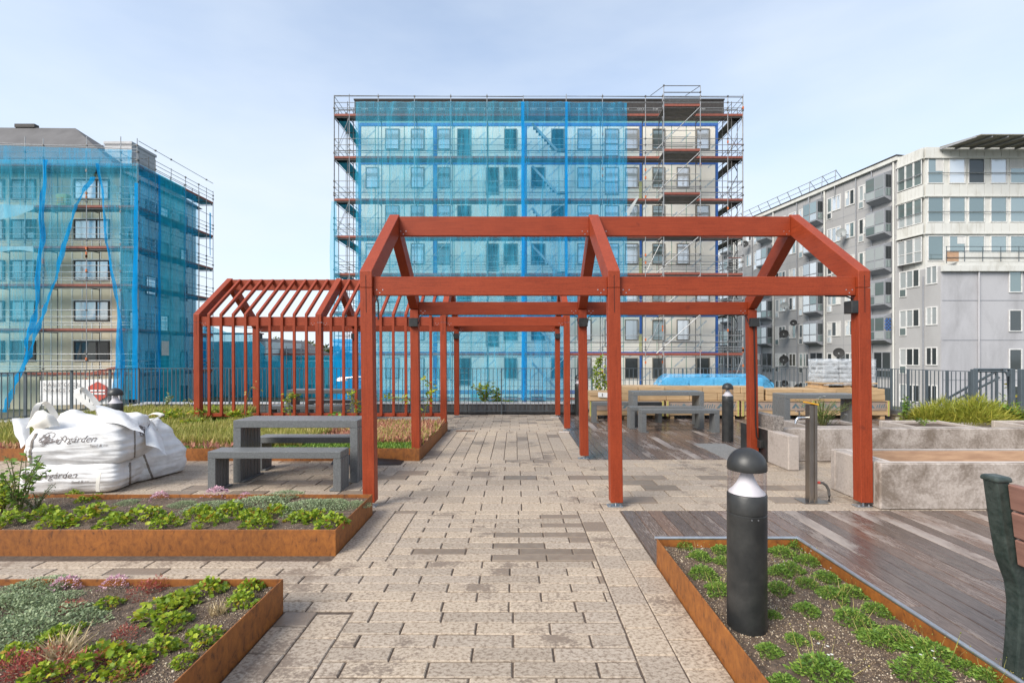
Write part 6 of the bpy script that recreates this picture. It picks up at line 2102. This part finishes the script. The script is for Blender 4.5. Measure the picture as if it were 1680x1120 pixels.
sow('red_sedum', 'red', 'plant', 'A', BED_A, A_, [(235, 972, .9), (258, 962, .8), (75, 1094, 1.1), (15, 1106, 1.1), (128, 1102, 1.0), (118, 1000, .7), (207, 1042, .7), (45, 1108, .9), (185, 1080, .8), (215, 1112, .7)], 'dark red sedum sprigs', 'red sedum sprigs')
sow('dry_grass', 'straw', 'plant', 'A', BED_A, A_, [(100, 1082, 1.0), (358, 1004, .6)], 'dry straw coloured grass tuft', 'dry tufts')
sow('leafy_plant', 'lime', 'plant', 'C', BED_C, C_, [(15, 861, 1.3), (92, 860, 1.25), (190, 862, 1.2), (270, 862, 1.2), (345, 860, 1.2), (422, 864, 1.2), (545, 862, 1.3), (490, 852, 1.0), (518, 852, 1.1)], 'lime clump in front row', 'lobed leaf clumps in the beds')
sow('leafy_plant', 'lime', 'plant', 'C', BED_C, C_, [(75, 847, 1.15), (150, 850, 1.7), (240, 849, 1.45), (325, 846, 1.2), (377, 842, 1.3), (412, 852, 1.2), (455, 842, 1.15), (120, 814, .7), (135, 822, .65), (160, 816, .6)], 'lime clump in second row', 'lobed leaf clumps in the beds')
sow('thyme_mat', 'thyme', 'plant', 'C', BED_C, C_, [(342, 834, 1.0), (418, 829, 1.4), (465, 816, .9), (505, 836, 1.2), (540, 830, .9), (580, 829, .7), (300, 828, .6), (210, 825, .5)], 'low grey green thyme mat', 'thyme mats in the beds')
sow('pink_flower', 'pink', 'flower', 'C', BED_C, C_, [(262, 819, 1.0), (355, 815, 1.4), (402, 816, .8)], 'pale pink flower cushion', 'pink flower cushions')
def ex(i):
    e = [('sprigs', SPR[i % 3])] if i % 2 else []
    if i % 5 == 1: e.append(('flowers', FLW))
    return e
sow('green_tuft', 'tuft', 'plant', 'D', BED_D, D_, [(1121, 896, 0.87), (1148, 916, 0.87), (1184, 906, 0.83), (1187, 924, 0.74), (1154, 942, 1.01), (1180, 968, 0.92), (1283, 908, 1.01), (1308, 898, 0.92), (1279, 944, 0.83), (1297, 938, 0.92), (1324, 920, 0.92), (1279, 972, 0.83)], 'green tuft in the far part', 'feathery green tufts', ex)
sow('green_tuft', 'tuft', 'plant', 'D', BED_D, D_, [(1324, 962, 0.78), (1356, 950, 0.90), (1366, 980, 0.94), (1397, 972, 0.82), (1269, 1010, 0.49), (1324, 1005, 0.78), (1399, 1016, 1.02), (1437, 1000, 0.78), (1338, 1042, 0.41), (1306, 1052, 0.61), (1262, 1070, 0.66)], 'green tuft in the middle part', 'feathery green tufts', ex)
sow('green_tuft', 'tuft', 'plant', 'D', BED_D, D_, [(1352, 1108, 1.29), (1440, 1052, 0.90), (1474, 1046, 0.94), (1500, 1060, 0.78), (1526, 1076, 1.13), (1515, 1112, 1.21), (1628, 1118, 0.78), (1290, 1122, 0.70), (1585, 1098, 0.62), (1420, 1040, 0.55)], 'green tuft in the near part', 'feathery green tufts', ex)

# ---- low plant cover (uncountable)
def cover(name, mat, pts_n, region, size, tmpl, zf, lean=.5, upw=1.0, par=None, zoff=0.0):
    C = region(pts_n)
    n = len(C)
    D = RNG.normal(0, lean, (n, 3)); D[:, 2] = np.abs(D[:, 2]) * .4 + upw
    S = RNG.uniform(size[0], size[1], n)
    me = scatter_mesh(name, mat, [(tmpl, C, frames(D, roll=.6), S)])
    o = place(name, me, None, (0, 0, 0))
    o['kind'] = 'stuff'
    return o
def rect_region(x0, x1, y0, y1, z=.14, thresh=-.2, fq=1.3, seed=0.0, dens=None):
    def f(n):
        C = np.stack([RNG.uniform(x0, x1, n), RNG.uniform(y0, y1, n), np.full(n, z)], 1)
        keep = np.array([noise.noise((c[0] * fq + seed, c[1] * fq, seed)) > thresh + RNG.uniform(-.15, .15) for c in C])
        return C[keep]
    return f
# overgrown back left bed: pale yellow sedum stems, red sedum near the path, green carpet along the front
cover('sedum_cover', 'tan', 34000, rect_region(-6.3, -3.2, 7.25, 9.7, thresh=-.35, seed=1), (.10, .22), (BLADE[0] * np.array([1, 1.6, 1]), BLADE[1]), 0, .45)
cover('sedum_cover', 'tan', 30000, rect_region(-9.4, -6.2, 7.2, 11.8, z=.10, thresh=-.45, seed=2), (.12, .30), (BLADE[0] * np.array([1, 1.6, 1]), BLADE[1]), 0, .45)
cover('sedum_cover', 'tan', 4500, rect_region(-3.6, -1.42, 7.45, 9.6, thresh=-.05, seed=13), (.08, .18), (BLADE[0] * np.array([1, 1.6, 1]), BLADE[1]), 0, .5)
cover('red_sedum_cover', 'redmass', 13000, rect_region(-3.6, -1.42, 7.5, 9.75, thresh=-.22, seed=3), (.06, .15), STAR, 0, .55)
cover('red_sedum_cover', 'redmass', 7000, rect_region(-7.6, -4.0, 7.02, 9.0, thresh=.05, seed=4), (.06, .15), STAR, 0, .55)
cover('red_sedum_cover', 'redmass', 4000, rect_region(-7.9, -5.9, 7.0, 8.2, thresh=-.3, seed=14), (.05, .12), STAR, 0, .55)
cover('green_sedum_cover', 'green', 16000, rect_region(-6.6, -1.45, 7.03, 7.75, thresh=-.25, seed=5), (.03, .075), STAR, 0, .6)
cover('green_sedum_cover', 'green', 7000, rect_region(-9.4, -4.4, 7.8, 10.5, thresh=-.1, seed=6), (.05, .13), STAR, 0, .5)
cover('lime_leaf_cover', 'lime', 1500, rect_region(-2.4, -1.42, 7.9, 9.6, thresh=-.1, seed=7), (.04, .08), LOBE, 0, .7, .5, zoff=.03)
cover('ground_litter', 'straw', 2500, rect_region(-4.2, -1.45, 7.03, 7.6, z=.142, thresh=-.2, seed=8), (.01, .03), OVAL, 0, 1.0, .1)
# a loose strip of seedlings between the steel edge and the paving
def leafy(name, label, cat, base, h, rad, n, mat, size, tmpl=OVAL, stems=6, group=None, droop=.2, stem_r=.006):
    """loose plant: a few stems that carry leaves along their upper part"""
    t = thing(name, label, cat, base, group)
    b = np.array(base)
    C, D = [], []
    for s in range(stems):
        a = random.uniform(0, 6.28)
        rr = rad * math.sqrt(random.uniform(.05, 1))
        tip = Vector((math.cos(a) * rr, math.sin(a) * rr, h * random.uniform(.65, 1.0)))
        mid = Vector((tip.x * .35, tip.y * .35, tip.z * .55))
        pts = smooth_pts([Vector((tip.x * .08, tip.y * .08, 0)), mid, tip], 5)
        MB().tube([Vector(base) + p for p in pts], [stem_r * (1 - .6 * i / (len(pts) - 1)) for i in range(len(pts))], 5).build('stem', 'stem', t)
        for k in range(max(1, n // stems)):
            u = random.uniform(.25, 1.0)
            q = pts[min(int(u * (len(pts) - 1)), len(pts) - 1)]
            C.append((q.x + random.gauss(0, rad * .07), q.y + random.gauss(0, rad * .07), q.z + random.gauss(0, h * .02)))
            D.append((random.gauss(0, 1), random.gauss(0, 1), random.gauss(.35 - droop, .4)))
    C, D = np.array(C), np.array(D)
    me = scatter_mesh('leaves', mat, [(tmpl, C, frames(D), RNG.uniform(size[0], size[1], len(C)))])
    place('leaves', me, t, base)
    return t
LS = 'leafy shrubs in the back left bed'
for (px, py, h, r, lab) in ((283, 700, .38, .36, 'light green leafy shrub beside the outer left post of the slatted pergola'), (345, 694, .36, .34, 'light green leafy shrub just right of the outer left post'), (395, 697, .30, .28, 'light green leafy shrub left of the nearest table'), (318, 706, .22, .25, 'low light green shrub at the foot of the outer left post')):
    leafy('leafy_shrub', lab, 'shrub', G(px, py, .12), h, r, 620, 'lime', (.05, .095), stems=16, group=LS)
leafy('weed', 'tall pale weed standing in the back left bed near the railing', 'plant', G(272, 678, .12), .55, .14, 90, 'thyme', (.05, .12), stems=4)
leafy('weed', 'tall thin weed by the left railing behind the sacks', 'plant', G(308, 676, .12), .40, .12, 60, 'tan', (.04, .09), stems=4)
leafy('young_shrub', 'young shrub with upright green leaves left of the sacks', 'shrub', G(28, 846, .14), .52, .22, 260, 'green', (.035, .06), stems=9)
leafy('flowering_weed', 'weed with tiny white flowers in front of the sacks', 'plant', G(60, 838, .14), .22, .22, 240, 'thyme', (.012, .03), stems=12)
leafy('young_shrub', 'short bushy shrub at the left frame edge in front of the sacks', 'shrub', G(5, 842, .14), .34, .22, 300, 'lime', (.035, .065), stems=9)
leafy('sapling', 'thin sapling with few leaves against the white sacks', 'shrub', G(42, 822, .14), .48, .12, 60, 'green', (.035, .06), stems=3)
# climbers on the slats
def climber(label, pts, n, mat, size, cat='climber'):
    t = thing('climbing_plant', label, cat, pts[0], 'young climbing plants on the terrace')
    sp = smooth_pts(pts, 6)
    MB().tube(sp, .007, 5).build('stem', 'stem', t)
    C, D = [], []
    for k in range(n):
        q = sp[int(random.uniform(.2, .999) * len(sp))]
        C.append((q.x + random.gauss(0, .05), q.y + random.gauss(0, .05), q.z + random.gauss(0, .04)))
        D.append((random.gauss(0, 1), random.gauss(0, 1), random.gauss(0, .5)))
    me = scatter_mesh('leaves', mat, [(OVAL, np.array(C) - np.array(pts[0]), frames(np.array(D)), RNG.uniform(size[0], size[1], n))])
    place('leaves', me, t, pts[0])
climber('thin climber with a bare bent stem on the left slats', [P(402, 690, 9.6), P(404, 665, 9.6), P(410, 640, 9.6), P(418, 634, 9.6)], 14, 'tan', (.04, .08))
climber('bushy climber on the slats above the nearest table', [P(478, 690, 9.6), P(474, 665, 9.6), P(476, 648, 9.6), P(482, 652, 9.6)], 130, 'lime', (.04, .09))
climber('broad leaved plant between the slats above the nearest table', [P(545, 692, 9.5), P(548, 684, 9.5), P(552, 676, 9.5)], 14, 'green', (.09, .15))
climber('bushy climber left of the front left red post', [P(588, 690, 9.6), P(580, 665, 9.6), P(576, 645, 9.6), P(590, 672, 9.6)], 110, 'lime', (.04, .09))
climber('climber arching between the slats right of the front left post', [P(695, 690, 9.6), P(688, 665, 9.6), P(672, 655, 9.6), P(650, 652, 9.6), P(630, 648, 9.6)], 60, 'lime', (.05, .10))
climber('climber with a bare stem on the inner left post at the path', [P(692, 700, 9.5), P(700, 665, 9.5), P(706, 650, 9.5), P(706, 632, 9.5), P(694, 620, 9.5)], 60, 'lime', (.06, .12))
climber('tall airy climber on the back railing right of the red posts', [P(985, 672, 12.4), P(982, 640, 12.4), P(978, 610, 12.4), P(985, 588, 12.4)], 260, 'lime', (.06, .12))
climber('second airy climber on the back railing left of the crates', [P(1000, 655, 12.45), P(992, 630, 12.45), P(988, 612, 12.45)], 120, 'lime', (.06, .11))
leafy('shrub', 'green shrub outside the back railing, left of the path centre', 'shrub', P(795, 664, 13.3), .65, .35, 160, 'lime', (.09, .16), stems=7)
leafy('shrub', 'smaller green shrub outside the back railing at the path centre', 'shrub', P(815, 664, 13.3), .45, .2, 110, 'lime', (.09, .15), stems=5)
leafy('shrub', 'low green sprout outside the back railing, right of the shrubs', 'shrub', P(832, 664, 13.3), .15, .25, 60, 'lime', (.07, .12), stems=4)
leafy('shrub', 'green plant behind the back railing near the uncovered bays', 'shrub', P(1045, 660, 13.2), .42, .6, 90, 'lime', (.07, .12), stems=8)
# right side
leafy('weed_clump', 'tall green weeds with white flowers in the first trough', 'plant', Vector((4.75, 7.55, .42)), .42, .46, 1500, 'green', (.03, .07), BLADE, stems=34)
t = thing('white_flower', 'white flower heads above the weeds behind the tap post', 'flower', Vector((4.72, 7.5, .44)))
for (px, py) in ((1345, 651), (1352, 650), (1342, 654), (1322, 674), (1311, 676), (1388, 680), (1376, 672)):
    q = P(px, py, 7.5)
    MB().tube([(q.x * .5 + 4.75 * .5, 7.55, .44), q], .003, 4).build('stem', 'stem', t)
    a = np.arange(7) * .9
    me = scatter_mesh('petals', 'flower', [(OVAL, np.tile(np.array(q - Vector((4.72, 7.5, .44))), (7, 1)), frames(np.stack([np.cos(a), np.sin(a), a * 0 + .2], 1), roll=.1), np.full(7, .028))])
    place('petals', me, t, (4.72, 7.5, .44))
leafy('sprout', 'tiny sprout in the bare trough', 'plant', Vector((6.3, 7.55, .43)), .10, .16, 90, 'green', (.02, .05), stems=5)
t = thing('golden_shrub', 'bushy golden green plant behind the concrete troughs', 'shrub', Vector((7.65, 8.4, .36)))
Cs, Ds, Ls = [], [], []
for (ox, oy, r, h, m) in ((-.55, 0, .34, .26, 2600), (-.18, .06, .42, .36, 3600), (.22, -.05, .40, .44, 3600), (.58, .05, .36, .32, 2800), (.05, -.20, .5, .30, 2600), (.85, .0, .26, .26, 1200)):
    C, D = dome(m, r, h, .1, .9, .55)
    C[:, 1] *= .7
    C += np.array([ox, oy, 0])
    Cs.append(C); Ds.append(D); Ls.append(RNG.uniform(.04, .11, m) * RNG.choice([1, 1, 1, 1.9], m))
C, D, L = np.concatenate(Cs), np.concatenate(Ds), np.concatenate(Ls)
place('leaves', scatter_mesh('leaves', 'gold', [(BLADE, C, frames(D), L)]), t, (7.65, 8.4, .36))
leafy('weed', 'green weed growing at the right of the golden shrub', 'plant', Vector((8.55, 8.3, .36)), .36, .3, 300, 'green', (.04, .09), stems=9)
leafy('weed', 'upright green weed at the left end of the golden shrub', 'plant', Vector((6.75, 8.5, .36)), .50, .12, 120, 'green', (.04, .08), stems=4)
leafy('shrub', 'green shrub behind the gate at the right edge', 'shrub', Vector((11.0, 10.6, -.3)), 1.25, .5, 420, 'lime', (.06, .12), stems=14)
leafy('shrub', 'small green shrub behind the bars of the right railing', 'shrub', Vector((9.65, 11.9, -.4)), .85, .3, 200, 'lime', (.06, .12), stems=8)

# ================================================================== DISTANT TREES
def tree(label, x, y, h, rad, seed, n=2600, base=GZ):
    t = thing('tree', label, 'tree', (x, y, base), 'trees far beyond the slatted pergola')
    rr = random.Random(seed)
    MB().tube([(x, y, base), (x + .1, y, base + h * .45), (x + .2, y, base + h * .8)], [.22, .15, .06], 8).build('trunk', 'bark', t)
    C, D = [], []
    for k in range(9):
        a, e = rr.uniform(0, 6.28), rr.uniform(.35, 1.0)
        c = np.array([math.cos(a) * rad * rr.uniform(.1, .75), math.sin(a) * rad * rr.uniform(.1, .75), h * e * .93])
        MB().tube([(x + .1, y, base + h * .4), (x + c[0], y + c[1], base + c[2])], [.07, .02], 5).build('limb', 'bark', t)
        m = n // 9
        v = unit(m) * (RNG.uniform(.25, 1, (m, 1)) ** .6) * np.array([rad * .42, rad * .42, h * .13])
        C.append(v + c); D.append(v + RNG.normal(0, .5, (m, 3)))
    C, D = np.concatenate(C), np.concatenate(D)
    place('crown', scatter_mesh('crown', 'treeleaf', [(OVAL, C, frames(D), RNG.uniform(.28, .55, len(C)))]), t, (x, y, base))
for (px, top, d, rad, lab) in ((462, 552, 90, 4.2, 'tree beyond the low house, seen between the left slats'), (492, 562, 95, 4.0, 'tree beyond the low house, second from the left'), (512, 566, 80, 3.4, 'tree right of the low roof, seen between the slats'), (540, 563, 62, 3.0, 'darker tree nearest the tall block, behind the slats')):
    q = P(px, 600, d)
    tree(lab, q.x, d, (HZ - top) * d / F + EYE - GZ, rad, px)
